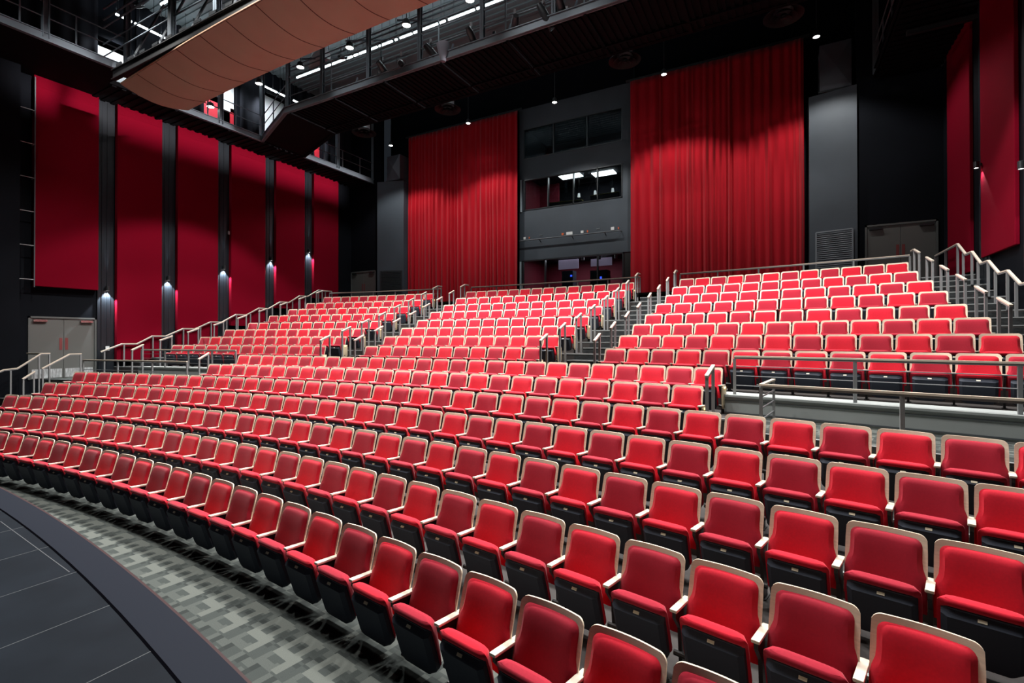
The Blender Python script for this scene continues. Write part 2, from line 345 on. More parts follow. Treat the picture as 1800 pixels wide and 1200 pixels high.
for i,(x,z0,z1,t) in enumerate(((-1.99,9.0,10.6,'middle'),(-2.03,4.8,6.5,'lower'))):  # pale colour stands in for light caught on the window frame edges
    o=MB().box(x-.035,x+.035,Yb-.06,Yb-.005,z0,z1).build('window_jamb_strip',[mat('pale_blue_strip',(.42,.52,.58),.4)]);tag(o,'pale metal strip at the left edge of the %s booth window'%t,'metal strip')
# things inside the booth
for i,(x,y) in enumerate(((.15,23.2),(1.75,23.6))):
    o=MB().box(x-.55,x+.55,y-.3,y+.3,10.82,10.86).build('ceiling_light_panel',[PANELE]);tag(o,('square white light panel in the middle booth, left one','square white light panel in the middle booth, right one')[i],'ceiling light','light panels in the middle booth')
area((1,23.3,10.8),(0,0,0),2,1,45,(1,1,1),'booth_light');area((.6,23.2,6.7),(0,0,0),3,.8,L_BOOTH,(1,.9,.95),'booth_light')
for i,(px,py) in enumerate(((486,574),(587,558),(696,543))):
    P=atY(880+px/3.53,180+py/3.53,22.5)
    e=empty('hanging_lamp',P);tag(e,'small white hanging lamp behind the middle booth window, %s from the left'%ordn(i),'lamp','hanging lamps in the middle booth')
    MB().lathe([(.0,.09),(.05,.08),(.07,-.1),(0,-.1)],(0,0,0),12).build('lamp_shade',[mat('white_lamp_shade',(.8,.8,.8),.4,emit=(1,1,1),es=.6)],e,True)
    MB().tube([(0,0,.08),(0,0,.9)],.008,6).build('cord',[BLK],e)
for i,(a,b) in enumerate((((300,640),(508,619)),((560,594),(735,570)))):
    P=atY(880+a[0]/3.53,178+a[1]/3.53,22.4)+Vector((0,0,.04));Q=atY(880+b[0]/3.53,178+b[1]/3.53,22.4)+Vector((0,0,.04))
    m=MB();m.obox(P,Q,.25,.03);m.obox(P+Vector((0,0,-.15)),Q+Vector((0,0,-.15)),.2,.26,mi=1)
    o=m.build('control_desk',[mat('yellow_desk_edge',(.5,.42,.12),.5),BLK]);tag(o,'long dark control desk with a yellow edge behind the middle window, %s half'%('left','right')[i],'desk')
for i,(x0,y0,x1,y1) in enumerate(((360,980,482,1028),(560,972,597,1014),(608,965,690,1008))):
    A=atY(880+x0/3.53,180+y0/3.53,22.9);B=atY(880+x1/3.53,180+y1/3.53,22.9)
    o=MB().box(A.x,B.x,22.88,22.94,B.z,A.z).build('wall_monitor',[mat('mauve_screen',(.22,.17,.24),.3,emit=(.35,.27,.38),es=.35)]);tag(o,'pale mauve wall panel inside the lower booth, %s from the left'%ordn(i),'panel','pale panels in the lower booth')
for i,(x0,y0,x1,y1) in enumerate(((385,1048,452,1098),(560,1045,665,1120))):
    A=atY(880+x0/3.53,180+y0/3.53,22.6);B=atY(880+x1/3.53,180+y1/3.53,22.6)
    e=empty('equipment_rack',((A.x+B.x)/2,22.6,B.z));w_=(B.x-A.x)/2;h_=A.z-B.z
    tag(e,('slate grey equipment cabinet in the lower booth, left one','black equipment cabinet in the lower booth, right one')[i],'cabinet')
    MB().box(-w_,w_,-.1,.4,-.5,h_).build('cabinet_body',[mat('slate_cabinet',(.05,.06,.09),.5) if i==0 else BLK],e)
    MB().box(w_-.12 if i==0 else w_-.35,w_-.03 if i==0 else w_-.26,-.12,-.1,h_*.3,h_*.5).build('indicator_light',[SCREENB],e)
for i,(x,y) in enumerate(((510,967),(612,962),(716,955))):
    P=atY(880+x/3.53,180+y/3.53,22.4);e=empty('downlight_can',P);tag(e,'small white can light at the top of the lower booth window, %s from the left'%ordn(i),'lamp','can lights in the lower booth')
    MB().lathe([(0,.1),(.075,.1),(.08,-.08),(0,-.08)],(0,0,0),12).build('can_body',[WHITE],e,True)
o=MB().box(atY(955,500,21.75).x,atY(1018,500,21.75).x,21.55,21.8,4.45,5.0).build('mixing_desk',[mat('olive_desk',(.16,.15,.07),.6)]);tag(o,'low olive and black mixing desk in front of the lower booth window','desk')
# lighting pipe and sockets on the booth wall
e=empty('lighting_pipe',(.5,21.7,7.5));tag(e,'long horizontal grey pipe on the booth wall between window rows','pipe')
MB().tube([(-2.5,0,.01),(2.55,0,0),(2.62,.05,0),(2.62,.2,0)],.028,10).build('pipe',[STEELD],e,True)
for x in (-1.4,.3,1.9): MB().obox((x,0,-.03),(x,.2,-.12),.03,.03).build('bracket',[FIXT],e)
SG=mat('sign_white',(.7,.72,.72),.5);OR=mat('socket_orange',(.6,.12,.04),.5)
for i,(x,y,w_,h_,mt,nm) in enumerate(((150,843,13,13,SG,'white socket plate'),(386,817,13,13,OR,'orange socket'),(428,812,38,16,SG,'wide white sign plate'),(506,803,15,14,SG,'white socket plate'),(695,782,18,16,SG,'white socket plate'),(179,840,6,10,OR,'orange socket'),(540,800,7,12,OR,'orange socket'),(732,780,7,12,OR,'orange socket'))):
    P=atY(880+x/3.53,180+y/3.53,21.9);o=MB().box(P.x-w_*.0042,P.x+w_*.0042,21.87,21.9,P.z-h_*.0042,P.z+h_*.0042).build('socket_plate',[mt]);tag(o,'%s above the booth pipe, %s of the row from the left'%(nm,ordn([0,2,3,4,6,1,5,7][i])),'socket','sockets along the booth wall')
for i,(x,y) in enumerate(((250,823),(606,784))):
    P=atY(880+x/3.53,180+y/3.53,21.9);m=MB()
    for k in (-1,0,1): m.box(P.x+k*.06-.018,P.x+k*.06+.018,21.875,21.9,P.z-.018,P.z+.018)
    tag(m.build('button_row',[mat('dim_grey_button',(.2,.22,.23),.5)]),'row of three small grey buttons on the booth wall, %s'%('left one','right one')[i],'button')
# ------------------------------------------------------------------ doors
def double_door(n,origin,ux,uy,w_,h,label=None,kick=False,hand=True):
    """doors in the plane through origin, ux = width direction, uy = into the room"""
    e=empty('door_%d'%n,origin);e['kind']='structure';ux=Vector(ux);uy=Vector(uy);uz=Vector((0,0,1))
    def B(a0,a1,b0,b1,c0,c1,name,mt,par):
        vs_=[ux*a+uy*b+uz*c for c in (c0,c1) for b in (b0,b1) for a in (a0,a1)]
        m=MB();m.add(vs_,[(0,2,3,1),(4,5,7,6),(0,1,5,4),(2,6,7,3),(0,4,6,2),(1,3,7,5)]);return m.build(name,[mt],par)
    f=.06
    fr=MB()
    for a0,a1,c0,c1 in ((-w_/2-f,-w_/2,0,h+f),(w_/2,w_/2+f,0,h+f),(-w_/2-f,w_/2+f,h,h+f)):
        vs_=[ux*a+uy*b+uz*c for c in (c0,c1) for b in (-.2,.03) for a in (a0,a1)];fr.add(vs_,[(0,2,3,1),(4,5,7,6),(0,1,5,4),(2,6,7,3),(0,4,6,2),(1,3,7,5)])
    fr.build('door_frame',[DOORF],e)
    for s in (-1,1):
        a0,a1=(-w_/2+.005,-.006) if s<0 else (.006,w_/2-.005)
        L_=B(a0,a1,-.05,0,.01,h-.005,'door_leaf',DOORG,e)
        B(s*.04,s*.12,0,.006,1.0,1.42,'push_plate' if n!=1 else 'red_notice',PAPER,L_)
        B(a0+.06 if s<0 else a1-.42,a0+.42 if s<0 else a1-.06,0,.07,h-.12,h-.05,'door_closer',CHROME if n==1 else FIXT,L_)
        if kick: B(a0+.04,a1-.04,0,.004,.03,.34,'kick_plate',mat('worn_kick_plate',(.55,.58,.6),.35,metal=.4,noise=(14,.5,(1,3,.4))),L_)
    return e
double_door(1,(WXL,7.685,XW),(0,1,0),(1,0,0),1.78,2.1,kick=True)
double_door(2,(-11.925,21.0,LAND),(1,0,0),(0,-1,0),1.86,2.1)
double_door(3,(13.01,21.0,LAND),(1,0,0),(0,-1,0),1.86,2.1)
# ------------------------------------------------------------------ louvred grilles on the piers
def grille(A,B,z0,z1,label,mt):
    A=Vector((*A,0));B=Vector((*B,0));d=(B-A).normalized();nrm=Vector((d.y,-d.x,0))
    if nrm.y>0: nrm=-nrm
    e=empty('louvre_grille',(A.x,A.y,z0));tag(e,label,'grille');L_=(B-A).length;h=z1-z0
    m=MB()
    for P,Q in (((0,0),(L_,0)),((0,h),(L_,h))): m.obox(d*P[0]+Vector((0,0,P[1]))+nrm*.03,d*Q[0]+Vector((0,0,Q[1]))+nrm*.03,.05,.04)
    for a in (0,L_): m.obox(d*a+nrm*.03,d*a+Vector((0,0,h))+nrm*.03,.05,.04)
    m.build('grille_frame',[mt],e)
    m=MB();n=28
    for k in range(1,n): m.obox(d*.02+Vector((0,0,h*k/n))+nrm*.02,d*(L_-.02)+Vector((0,0,h*k/n))+nrm*.02,.05,h/n*.45,up=(nrm.x*.6,nrm.y*.6,.8))
    m.build('louvre_blades',[mt],e)
grille((10.58,21.13),(11.66,20.9),4.5,6.5,'dark louvred air grille on the right pier beside the red curtain',mat('slate_louvre',(.22,.25,.28),.5))
grille((-10.35,20.8),(-9.15,21.15),4.5,6.45,'dark louvred air grille on the left pier beside the door',mat('dark_louvre',(.03,.036,.043),.5))
# faceted ducts standing on top of the piers
def xduct(x0,x1,y0,y1,z0,z1,label):
    e=empty('air_duct',((x0+x1)/2,y0,z0));tag(e,label,'duct');a=(x1-x0)/2;h=z1-z0
    m=MB();m.box(-a,a,0,y1-y0,0,h);m.add([(-a,0,0),(a,0,0),(a,0,h),(-a,0,h),(0,-.07,h/2)],[(0,1,4),(1,2,4),(2,3,4),(3,0,4)])
    m.build('duct_body',[mat('grey_painted_duct',(.10,.11,.13),.4,metal=.3)],e);MB().box(-a-.04,a+.04,-.04,y1-y0,-.06,0).build('duct_flange',[FIXT],e)
    return e
A=atY(1441,157,21.05);B=atY(1497,95,21.05);xduct(A.x,B.x,21.08,22,11.62,13.3,'square grey air duct with cross-creased face above the right pier')
xduct(-10.15,-9.2,21.05,22,11.58,12.95,'square grey air duct with cross-creased face above the left pier')
# ------------------------------------------------------------------ red curtains
def curtain(x0,x1,z0,z1,seed,label):
    rnd=random.Random(seed);e=empty('stage_curtain',((x0+x1)/2,21.6,z0));tag(e,label,'curtain')
    pts=[];x=x0;ph=0
    n=int((x1-x0)/.022)
    # irregular pleat phase
    wl=[(.13+.16*rnd.random())*(1.0 if rnd.random()<.6 else 1.7) for _ in range(200)];xs=[];pos=0;k=0
    amp=[.05+.10*rnd.random() for _ in range(200)]
    us=[]
    for i in range(n+1):
        x=(x1-x0)*i/n
        while x-pos>wl[k]: pos+=wl[k];k+=1
        t=(x-pos)/wl[k];us.append((x,-amp[k]*(math.sin(PI*t)**1.6)*(1 if True else 0)+.02*math.sin(t*2*PI)))
    Zs=[0,.02,.3,.6,.9,1-.03,1];m=MB();H=z1-z0;vs_=[]
    for j,zt in enumerate(Zs):
        g_=1.0 if zt<.9 else (.75 if zt<.99 else .35)
        for i,(x,y) in enumerate(us):
            wob=.012*math.sin(x*3+zt*5+seed);vs_.append((x-(x1-x0)/2+wob*(1-zt),y*g_+wob,zt*H+(-.02 if j==0 and i%9<4 else 0)))
    W=n+1;fs=[(j*W+i,j*W+i+1,(j+1)*W+i+1,(j+1)*W+i) for j in range(len(Zs)-1) for i in range(n)]
    m.add(vs_,fs);o=m.build('curtain_cloth',[VELV],e,True,False);o.data.polygons.foreach_set('use_smooth',[True]*len(o.data.polygons))
    sd=o.modifiers.new('thick','SOLIDIFY');sd.thickness=.006
    m=MB();m.obox((-(x1-x0)/2-.2,.02,H+.05),((x1-x0)/2+.2,.02,H+.05),.08,.09);m.build('curtain_track',[FIXT],e)
    return e
curtain(-9.05,-2.02,4.5,14.0,3,'pleated red floor length curtain left of the control booth')
curtain(3.62,10.22,4.5,14.02,5,'wider pleated red floor length curtain right of the control booth')
# ------------------------------------------------------------------ side wall panels, pilasters, sconces
PX=[(atX(u,400,WXL+.2).y,atX(v,400,WXL+.2).y,z) for u,v,z in ((58.9,173.5,4.45),(206,285,1.83),(312.5,383.7,2.34),(406.7,466.7,3.25),(485.5,535.8,4.19),(552,595,4.85))]
PW=['nearest, shorter one over the grey double doors','second from the front','third from the front','fourth from the front','fifth from the front','rearmost, beside the back corner']
def panel(x,s,y0,y1,z0,z1,label,grp):
    e=empty('felt_wall_hanging',(x,(y0+y1)/2,z0));tag(e,label,'wall panel',grp);w_=(y1-y0)/2;h=z1-z0
    m=MB();th=.2 if s>0 else .09;m.box(*sorted((0.005*s,th*s)),-w_,w_,0,h);o=m.build('felt_face',[FELT],e)
    bv=o.modifiers.new('b','BEVEL');bv.width=.015;bv.segments=2
    m=MB();m.box(*sorted((th*s,(th+.006)*s)),-w_+.01,w_-.01,h-.95,h-.925);m.build('seam_batten',[FELT],e)
for (a,b,z),t in zip(PX,PW): panel(WXL,1,a,b,z,12.2,'wine red felt panel on the left wall, '+t,'red panels on the left wall')
RX=[(atX(1705,400,14.06).y,atX(1665.5,400,14.06).y,4.5),(atX(1784,400,14.06).y,atX(1724,400,14.06).y,4.75)]
for (a,b,z),t in zip(RX[:2],('further one by the back doors','nearer one at the edge of the photo')): panel(WXR,-1,a,b,z,16,'wine red felt panel on the right wall, '+t,'red panels on the right wall')
def sconce(x,s,y,z,label,grp,lit=True):
    q=.075 if s>0 else .14
    e=empty('wall_sconce',(x,y,z));tag(e,label,'wall lamp',grp)
    m=MB();m.lathe([(0,.085),(.055,.085),(.06,.08),(.06,-.085),(.05,-.085),(.05,-.07),(0,-.07)],(s*q,0,0),16);m.build('lamp_body',[FIXT],e,True)
    MB().box(*sorted((0,.06*s)),-.03,.03,-.03,.03).build('bracket',[BLK],e)
    MB().lathe([(0,-.072),(.048,-.072)],(s*q,0,0),16).build('lamp_lens',[LAMPE],e)
    spot((x+s*q,y,z-.1),(x+s*.03,y,z-2),L_SC*(1 if s>0 else .1),82,.25,.03,(.9,.95,1),'sconce_light')
    spot((x+s*q,y,z+.1),(x+s*.04,y,z+4),L_SC*(.9 if s>0 else .1),13,.5,.02,(.95,.97,1),'sconce_light')
LY=[(8.92,4.55),(11.02,5.16),(13.34,5.9),(15.7,6.62),(17.94,7.36)]
def pilaster(x,s,y0,y1,z0,z1,label,grp,side):
    e=empty('wall_pilaster',(x,(y0+y1)/2,z0));tag(e,label,'pilaster',grp);w_=(y1-y0)/2
    m=MB();m.box(*sorted((0,.05*s)),-w_,w_,0,z1-z0);m.box(*sorted((.05*s,.065*s)),-w_*.55,-.02,0,z1-z0);m.box(*sorted((.05*s,.065*s)),.02,w_*.55,0,z1-z0)
    m.build('cladding_strip',[PIL],e)
for i in range(5):
    y0=PX[i][1]+.03;y1=PX[i+1][0]-.03
    pilaster(WXL,1,y0,y1,max(FZ['C'],PX[i][2]-2.5) if i else XW,11.6,'narrow black pilaster carrying a wall lamp on the left wall, %s from the front'%ordn(i),'black pilasters on the left wall','l')
    sconce(WXL+.065,1,LY[i][0],LY[i][1],'black cylinder wall lamp shining up and down on the left wall, %s from the front'%ordn(i),'wall lamps on the left wall')
for i,(y,z) in enumerate(((atX(1716,290,13.95).y,atX(1716,290,13.95).z),(atX(1795,290,13.95).y,atX(1795,290,13.95).z))):
    pilaster(WXR,-1,y-.38,y+.38,LAND-.5,12,'narrow black pilaster on the right wall, %s'%('further one','nearer one')[i],'black pilasters on the right wall','r')
    sconce(WXR-.06,-1,y,z,'black cylinder wall lamp on the right wall, %s'%('further one','nearer one at the photo edge')[i],'wall lamps on the right wall')
o=MB().box(WXL+.09,WXL+.11,8.88,9.0,2.22,2.38).build('wall_switch',[WHITE]);tag(o,'small white wall switch beside the grey double doors','switch')
o=MB().box(WXL+.06,WXL+.09,13.55,13.63,7.45,7.6).build('wall_sensor',[WHITE]);tag(o,'small white sensor box high on a black pilaster','sensor')
# wall ladder at the front left corner
e=empty('wall_ladder',(-12.6,6.6,4.4));tag(e,'narrow black steel ladder climbing the left wall beside the first red panel','ladder')
for y in (-.2,.2): MB().box(-.02,.02,y-.015,y+.015,0,7.1).build('stile',[STEELD],e)
for k in range(6):
    z=.25+k*1.14;MB().tube([(-.25,.2,z),(0,.2,z),(0,-.2,z),(-.25,-.2,z)],.014,6).build('rung',[STEEL],e)
# ------------------------------------------------------------------ galleries and bridges
GZ=11.57
def corr(m,x0,x1,y0,y1,z,along='x',pitch=.2):
    if along=='x':
        n=int((y1-y0)/pitch)
        for k in range(n): m.box(x0,x1,y0+k*pitch,y0+k*pitch+pitch*.45,z-.05,z)
    else:
        n=int((x1-x0)/pitch)
        for k in range(n): m.box(x0+k*pitch,x0+k*pitch+pitch*.45,y0,y1,z-.05,z)
def guard(e,P,Q,hs,spacing,r=.019,mt=None,posts=True,end=True):
    """pipes between P and Q (deck level) at heights hs, thin stanchions"""
    P=Vector(P);Q=Vector(Q);mt=mt or BRIDGE
    for h in hs: MB().tube([P+Vector((0,0,h)),Q+Vector((0,0,h))],r,8).build('guard_rail',[mt],e,True)
    if posts:
        n=max(1,round((Q-P).length/spacing))
        for k in range(0 if end else 1,n+(1 if end else 0)):
            A=P.lerp(Q,k/n);MB().obox(A,A+Vector((0,0,max(hs))),.035,.035).build('stanchion',[mt],e)
def column(e,x,y,z0,z1,w_=.16,mt=None,nm='column'):
    m=MB();m.box(x-w_/2,x+w_/2,y-w_/2,y-w_/2+.018,z0,z1);m.box(x-w_/2,x+w_/2,y+w_/2-.018,y+w_/2,z0,z1);m.box(x-.009,x+.009,y-w_/2,y+w_/2,z0,z1)
    m.build(nm,[mt or BRIDGE],e)
# left gallery
e=empty('gallery',(0,0,0));tag(e,'dark steel gallery along the top of the left wall with pipe guard rails','gallery')
m=MB();m.box(WXL,-9.83,3,8.3,GZ+.04,GZ+.2);m.box(WXL,-11.15,8.3,21.3,GZ+.04,GZ+.2);corr(m,WXL,-11.2,8.4,21.2,GZ+.04,'x',.3);m.build('deck',[DECK],e)
m=MB()
def chan(m,P,Q,h=.25,z=GZ): 
    P=Vector((*P,z+h/2));Q=Vector((*Q,z+h/2));m.obox(P,Q,.03,h);
    for s in (-1,1): m.obox(P+Vector((0,0,s*(h/2-.012))),Q+Vector((0,0,s*(h/2-.012))),.13,.024)
chan(m,(-9.83,3),(-9.83,8.3));chan(m,(-11.15,9.2),(-11.15,14.1));chan(m,(-11.15,16.3),(-11.15,21.3))
m.build('edge_beam',[mat('blue_grey_beam_paint',(.16,.20,.23),.5)],e)
for y in (10.5,12.6,14.9,17.2,19.5): MB().obox((WXL+.1,y,GZ+.0),(-11.2,y,GZ+.0),.08,.1).build('cross_beam',[DECK],e)
guard(e,(-9.83,3,GZ+.22),(-9.83,8.2,GZ+.22),(.5,.95),1.25);guard(e,(-11.15,9.3,GZ+.22),(-11.15,14.05,GZ+.22),(.5,.95),1.3);guard(e,(-11.15,16.3,GZ+.22),(-11.15,21.2,GZ+.22),(.5,.95),1.4,mt=STEELD)
for x,y in ((-9.83,6.17),(-9.83,8.27),(-11.15,12.2),(-11.15,14.08),(-11.15,18.4),(-11.15,21)): column(e,x,y,GZ+.1,16.9)
# right gallery
e=empty('gallery',(0,0,0));tag(e,'dark steel gallery along the top of the right wall','gallery')
m=MB();m.box(12.3,14.15,5,20.7,GZ+.04,GZ+.2);corr(m,12.35,14.1,5,20.6,GZ+.04,'x',.3);m.build('deck',[DECK],e)
m=MB();chan(m,(12.3,5),(12.3,20.7));chan(m,(12.3,20.7),(14.1,20.7));m.build('edge_beam',[DECK],e)
guard(e,(12.3,8,GZ+.22),(12.3,20.6,GZ+.22),(.5,.95),1.4,mt=STEELD)
column(e,12.3,20.6,GZ+.1,16.9,mt=STEELD)
m=MB();m.obox((12.6,17.6,11.3),(14.1,17.6,11.3),.12,.12);m.build('under_pipe',[BLK],e)
# bright back panels seen behind the left gallery
for (x0,y0,x1,y1,mt,t) in ((356,170,387,215,REDP,'bright red painted panel behind the left gallery rail, lower and nearer'),(372,150,388,172,WHITE,'small white painted panel behind the left gallery, above the red one'),(392,140,413,200,WHITE,'tall white lit panel behind the left gallery beside the dark drape'),
        (405,190,413,222,REDP,'narrow red painted panel beside the tall white one on the left gallery'),(454,150,462,212,WHITE,'narrow white lit panel at the gallery corner'),(454,211,465,243,REDP,'small red panel under the narrow white one at the gallery corner'),
        (552,245,562,256,WHITE,'small white panel behind the bridge at the back left'),(553,255,563,283,REDP,'small red panel behind the bridge at the back left')):
    A=atX(x0,y0,-13.15);B=atX(x1,y1,-13.15);z0,z1=sorted((A.z,B.z));o=MB().box(-13.2,-13.15,min(A.y,B.y),max(A.y,B.y),min(z0,z1),max(z0,z1)).build('painted_panel',[mt]);tag(o,t,'panel')
o=MB().box(-13.9,-13.85,14.9,17.2,12.3,15.2).build('painted_panel',[WHITE]);tag(o,'large pale panel lit behind the corner of the left gallery','panel')
spot((-11.6,12.8,14.3),(-13.2,13.2,12.6),L_GAL,120,.6,.1,(.9,.97,1),'gallery_light');spot((-12,18.0,13.6),(-13.2,18.5,12.9),L_GAL*.4,100,.6,.1,(.9,.97,1),'gallery_light')  # added fill spots brightening the panels behind the left gallery, no fixtures
spot((-11.9,15.2,14.2),(-13.9,16,13),L_GAL*.8,110,.6,.1,(.9,.97,1),'gallery_light');spot((-12.2,9.2,14.2),(-13.1,9.3,12.5),L_GAL*.5,120,.6,.1,(.9,.97,1),'gallery_light')
o=MB().box(-13.1,-13.05,8.62,9.7,11.8,13.7).build('painted_panel',[WHITE]);tag(o,'pale lit panel behind the corner post of the front left gallery','panel')
o=MB().box(14.1,14.14,20.2,23,11.6,14.8).build('painted_panel',[WALLG]);tag(o,'dim grey panel above the back doors on the right','panel')
# drapes behind the left gallery
m=MB()
n=160
vs_=[]
for j,z in enumerate((11.8,16.8)):
    for i in range(n+1): y=3+18.3*i/n;vs_.append((-12.84+.05*math.sin(i*1.3)+(0),y,z))
gap=[(12.3,14.0),(15.1,16.7),(18.2,18.9),(8.6,9.75)]
fs=[(i,i+1,n+2+i,n+1+i) for i in range(n) if not any(a<3+18.3*i/n<b for a,b in gap)]
m.add(vs_,fs);o=m.build('drape',[BDRAPE],None,True,False);sd=o.modifiers.new('t','SOLIDIFY');sd.thickness=.02;tag(o,'black pleated drape hanging behind the left gallery','drape')
# front-of-house bridge
e=empty('lighting_bridge',(0,0,0));tag(e,'wide dark steel lighting bridge crossing the hall above the seats','bridge')
m=MB()
poly=[(-11.1,14.1),(-7.75,12.78),(12.3,12.78),(12.3,15.05),(-7.6,15.05),(-11.1,16.3)]
m.prism(poly,'z',GZ+.05,GZ+.2);corr(m,-7.7,12.2,12.9,14.95,GZ+.05,'y',.2);m.build('deck',[DECK],e)
m=MB()
chan(m,(-11.15,14.1),(-7.75,12.76));chan(m,(-7.75,12.76),(12.3,12.76));m.build('front_beam',[BRIDGE],e)
m=MB();chan(m,(-7.6,15.05),(12.3,15.05));chan(m,(-11.15,16.3),(-7.6,15.05));m.obox((-7.6,14.5,GZ),(12.3,14.5,GZ),.06,.1)
for k in range(9): x=-7.5+2.45*k;m.obox((x,12.8,GZ),(x,15,GZ),.08,.1)
m.build('rear_beam',[DECK],e)
PXB=[(506,200),(567,180),(647,152),(740,124),(845,83),(973,42),(1038,18)]
for px,py in PXB:
    P=atZ(px,py,GZ);column(e,P.x,12.82,GZ+.2,15.6,.13)
guard(e,(-11.1,14.08,GZ+.22),(-7.8,12.8,GZ+.22),(.5,.95),2.0,mt=BRIDGE)
guard(e,(-7.7,12.8,GZ+.22),(12.2,12.8,GZ+.22),(.45,.95,1.2),2.45,mt=BRIDGE)
guard(e,(-7.7,12.95,GZ+1.75),(12.2,12.95,GZ+1.75),(0,.16),3,.022,posts=False)
guard(e,(-7.5,15.0,GZ+.22),(12.2,15.0,GZ+.22),(.5,1.0),2.4,mt=STEELD)
for i in range(8):
    x=-7+2.45*i
    for a,b,w_,h_ in (((x,12.9,13.6),(x+.5,14.6,14.4),.05,.05),((x+.2,14.95,GZ+.3),(x+.9,14.95,13.6),.04,.06),((x+.9,14.6,GZ+.3),(x+1.3,14.6,GZ+.95),.06,.08),((x+1.2,13.3,GZ+.25),(x+1.2,13.3,GZ+.75),.09,.05)):
        MB().obox(a,b,w_,h_).build('diagonal_brace',[STEEL if w_>.055 else BRIDGE],e)
m=MB()
for y,z in ((13.6,14.9),(13.8,14.9),(14.0,14.9),(14.2,14.9)): m.tube([(-8,y,z),(12,y,z)],.03,6)
m.build('cable_conduits',[STEELD],e)
# corrugated grey roof deck over the bridges
m=MB();m.box(-12.8,14,9.9,18.5,15.9,16.0);corr(m,-12.8,14,10,18.4,15.9,'x',.3)
o=m.build('ceiling_2',[mat('grey_roof_deck',(.10,.12,.125),.6)]);o['kind']='structure'
# front bridge carrying the reflector canopy
e=empty('lighting_bridge',(0,0,0));tag(e,'slim dark steel bridge running along the front edge of the tan reflector','bridge')
m=MB();chan(m,(-8.7,7.42),(12.3,7.42),.3,10.68);m.box(-8.7,12.3,7.5,8.6,10.9,10.96);m.build('front_beam',[BLK],e)
for k in range(12): MB().box(-8.4+k*.7,-8.4+k*.7+.3,7.36,7.40,11.0,11.08).build('cable_clip',[FIXT],e)
for px,py in ((302,90),(382,50),(450,10)): P=atY(px,py,7.5);column(e,P.x,7.5,11.1,16.9,.15)
for z,r in ((11.75,.02),(12.15,.02),(12.7,.03),(12.95,.03),(13.3,.03)): MB().tube([(-9.7,7.55,z),(12,7.55,z)],r,8).build('guard_rail',[BRIDGE],e,True)
for x in (-8.3,-6.8,-5,-3.1): MB().obox((x,7.6,11.0),(x+.7,8.3,13.2),.05,.05).build('diagonal_brace',[STEELD],e)
for k,(px,py) in enumerate(((345,37),(352,52))): 
    pass
# tan reflector canopy, sixteen curved panels
e=empty('acoustic_reflector',(.5,8.4,10.6));tag(e,'long curved tan acoustic reflector of smooth panels hung under the bridges','reflector')
def can(x,v,dz=0):
    k=.0037*(x-.5)**2;y0=7.28+k;y1=9.27+k;y=y0+(y1-y0)*v;return (x-.5,y-8.4,-.19*math.sin(PI*v)+dz)
bx=[-8.62]+[-7.48+1.2*i for i in range(15)];bx.append(bx[-1]+.6)
for i in range(len(bx)-1):
    a,b=bx[i]+.006,bx[i+1]-.006;m=MB();nu,nv=3,14;vs_=[]
    for dz in (0,.035):
        for j in range(nv+1):
            for k in range(nu+1): vs_.append(can(a+(b-a)*k/nu,j/nv,dz))
    W=nu+1;S=W*(nv+1);fs=[]
    for j in range(nv):
        for k in range(nu):
            q=(j*W+k,j*W+k+1,(j+1)*W+k+1,(j+1)*W+k);fs.append(q);fs.append(tuple(t+S for t in q[::-1]))
    bd=[(k,0) for k in range(nu)]
    for k in range(nu): fs.append((k,k+1,k+1+S,k+S));t=nv*W+k;fs.append((t,t+1,t+1+S,t+S))
    for j in range(nv): t=j*W;fs.append((t,t+W,t+W+S,t+S));t=j*W+nu;fs.append((t,t+W,t+W+S,t+S))
    m.add(vs_,fs);m.build('reflector_panel',[TAN],e,True)
for x in bx[1:-1]:
    m=MB()
    for j in range(10):
        A=Vector(can(x,j/10,.004));B=Vector(can(x,(j+1)/10,.004));m.obox(A,B,.022,.02)
    m.build('panel_joint',[BROWN],e)
m=MB();
for i in range(12): 
    A=Vector(can(-8.62+i*1.5,0,.03));B=Vector(can(-8.62+(i+1)*1.5,0,.03));m.obox(A,B,.05,.03)
m.build('edge_trim',[mat('pale_veneer_edge',(.55,.36,.24),.5)],e)
# fluorescent battens
def batten(P,Q,label):
    P=Vector(P);Q=Vector(Q);e=empty('fluorescent_batten',P);tag(e,label,'tube light','fluorescent battens over the bridges')
    MB().tube([(0,0,0),Q-P],.035,8).build('tube',[TUBEE],e,True);MB().obox((0,0,.06),Q-P+Vector((0,0,.06)),.09,.05).build('batten_body',[FIXT],e)
    for t in (.2,.8): MB().obox((Q-P)*t+Vector((0,0,.08)),(Q-P)*t+Vector((0,0,1.4)),.012,.012).build('hanger',[FIXT],e)
xs_=[(-9.8,-8.65),(-8.6,-8.3),(-8.0,-6.75),(-6.65,-6.3),(-6.2,-6.0),(-5.9,-4.9),(-4.8,-4.1),(-3.95,-3.85),(-3.7,-3.1),(-3.0,-1.85),(-1.75,-1.5),(-1.35,-.2),(-.1,1.0),(1.1,2.2),(2.3,3.4),(3.5,4.6),(4.7,5.8)]
for i,(a,b) in enumerate(xs_): batten((a,14.86,14.5),(b,14.86,14.5),'glowing fluorescent tube over the rear bridge, %s from the left of its line'%ordn(i))
for i,(a,b) in enumerate(((8.75,8.85),(8.95,9.25),(9.35,10.15),(10.2,10.45),(10.5,11.3),(11.4,11.7))): batten((-11.8,a,14.5),(-11.8,b,14.5),'glowing fluorescent tube over the left gallery front, %s from the front'%ordn(i))
for i,(a,b) in enumerate(((14.2,15.3),(15.4,15.7),(15.75,15.9),(16.2,16.6))): batten((-11.8,a,14.5),(-11.8,b,14.5),'glowing fluorescent tube over the left gallery corner, %s from the front'%ordn(i))
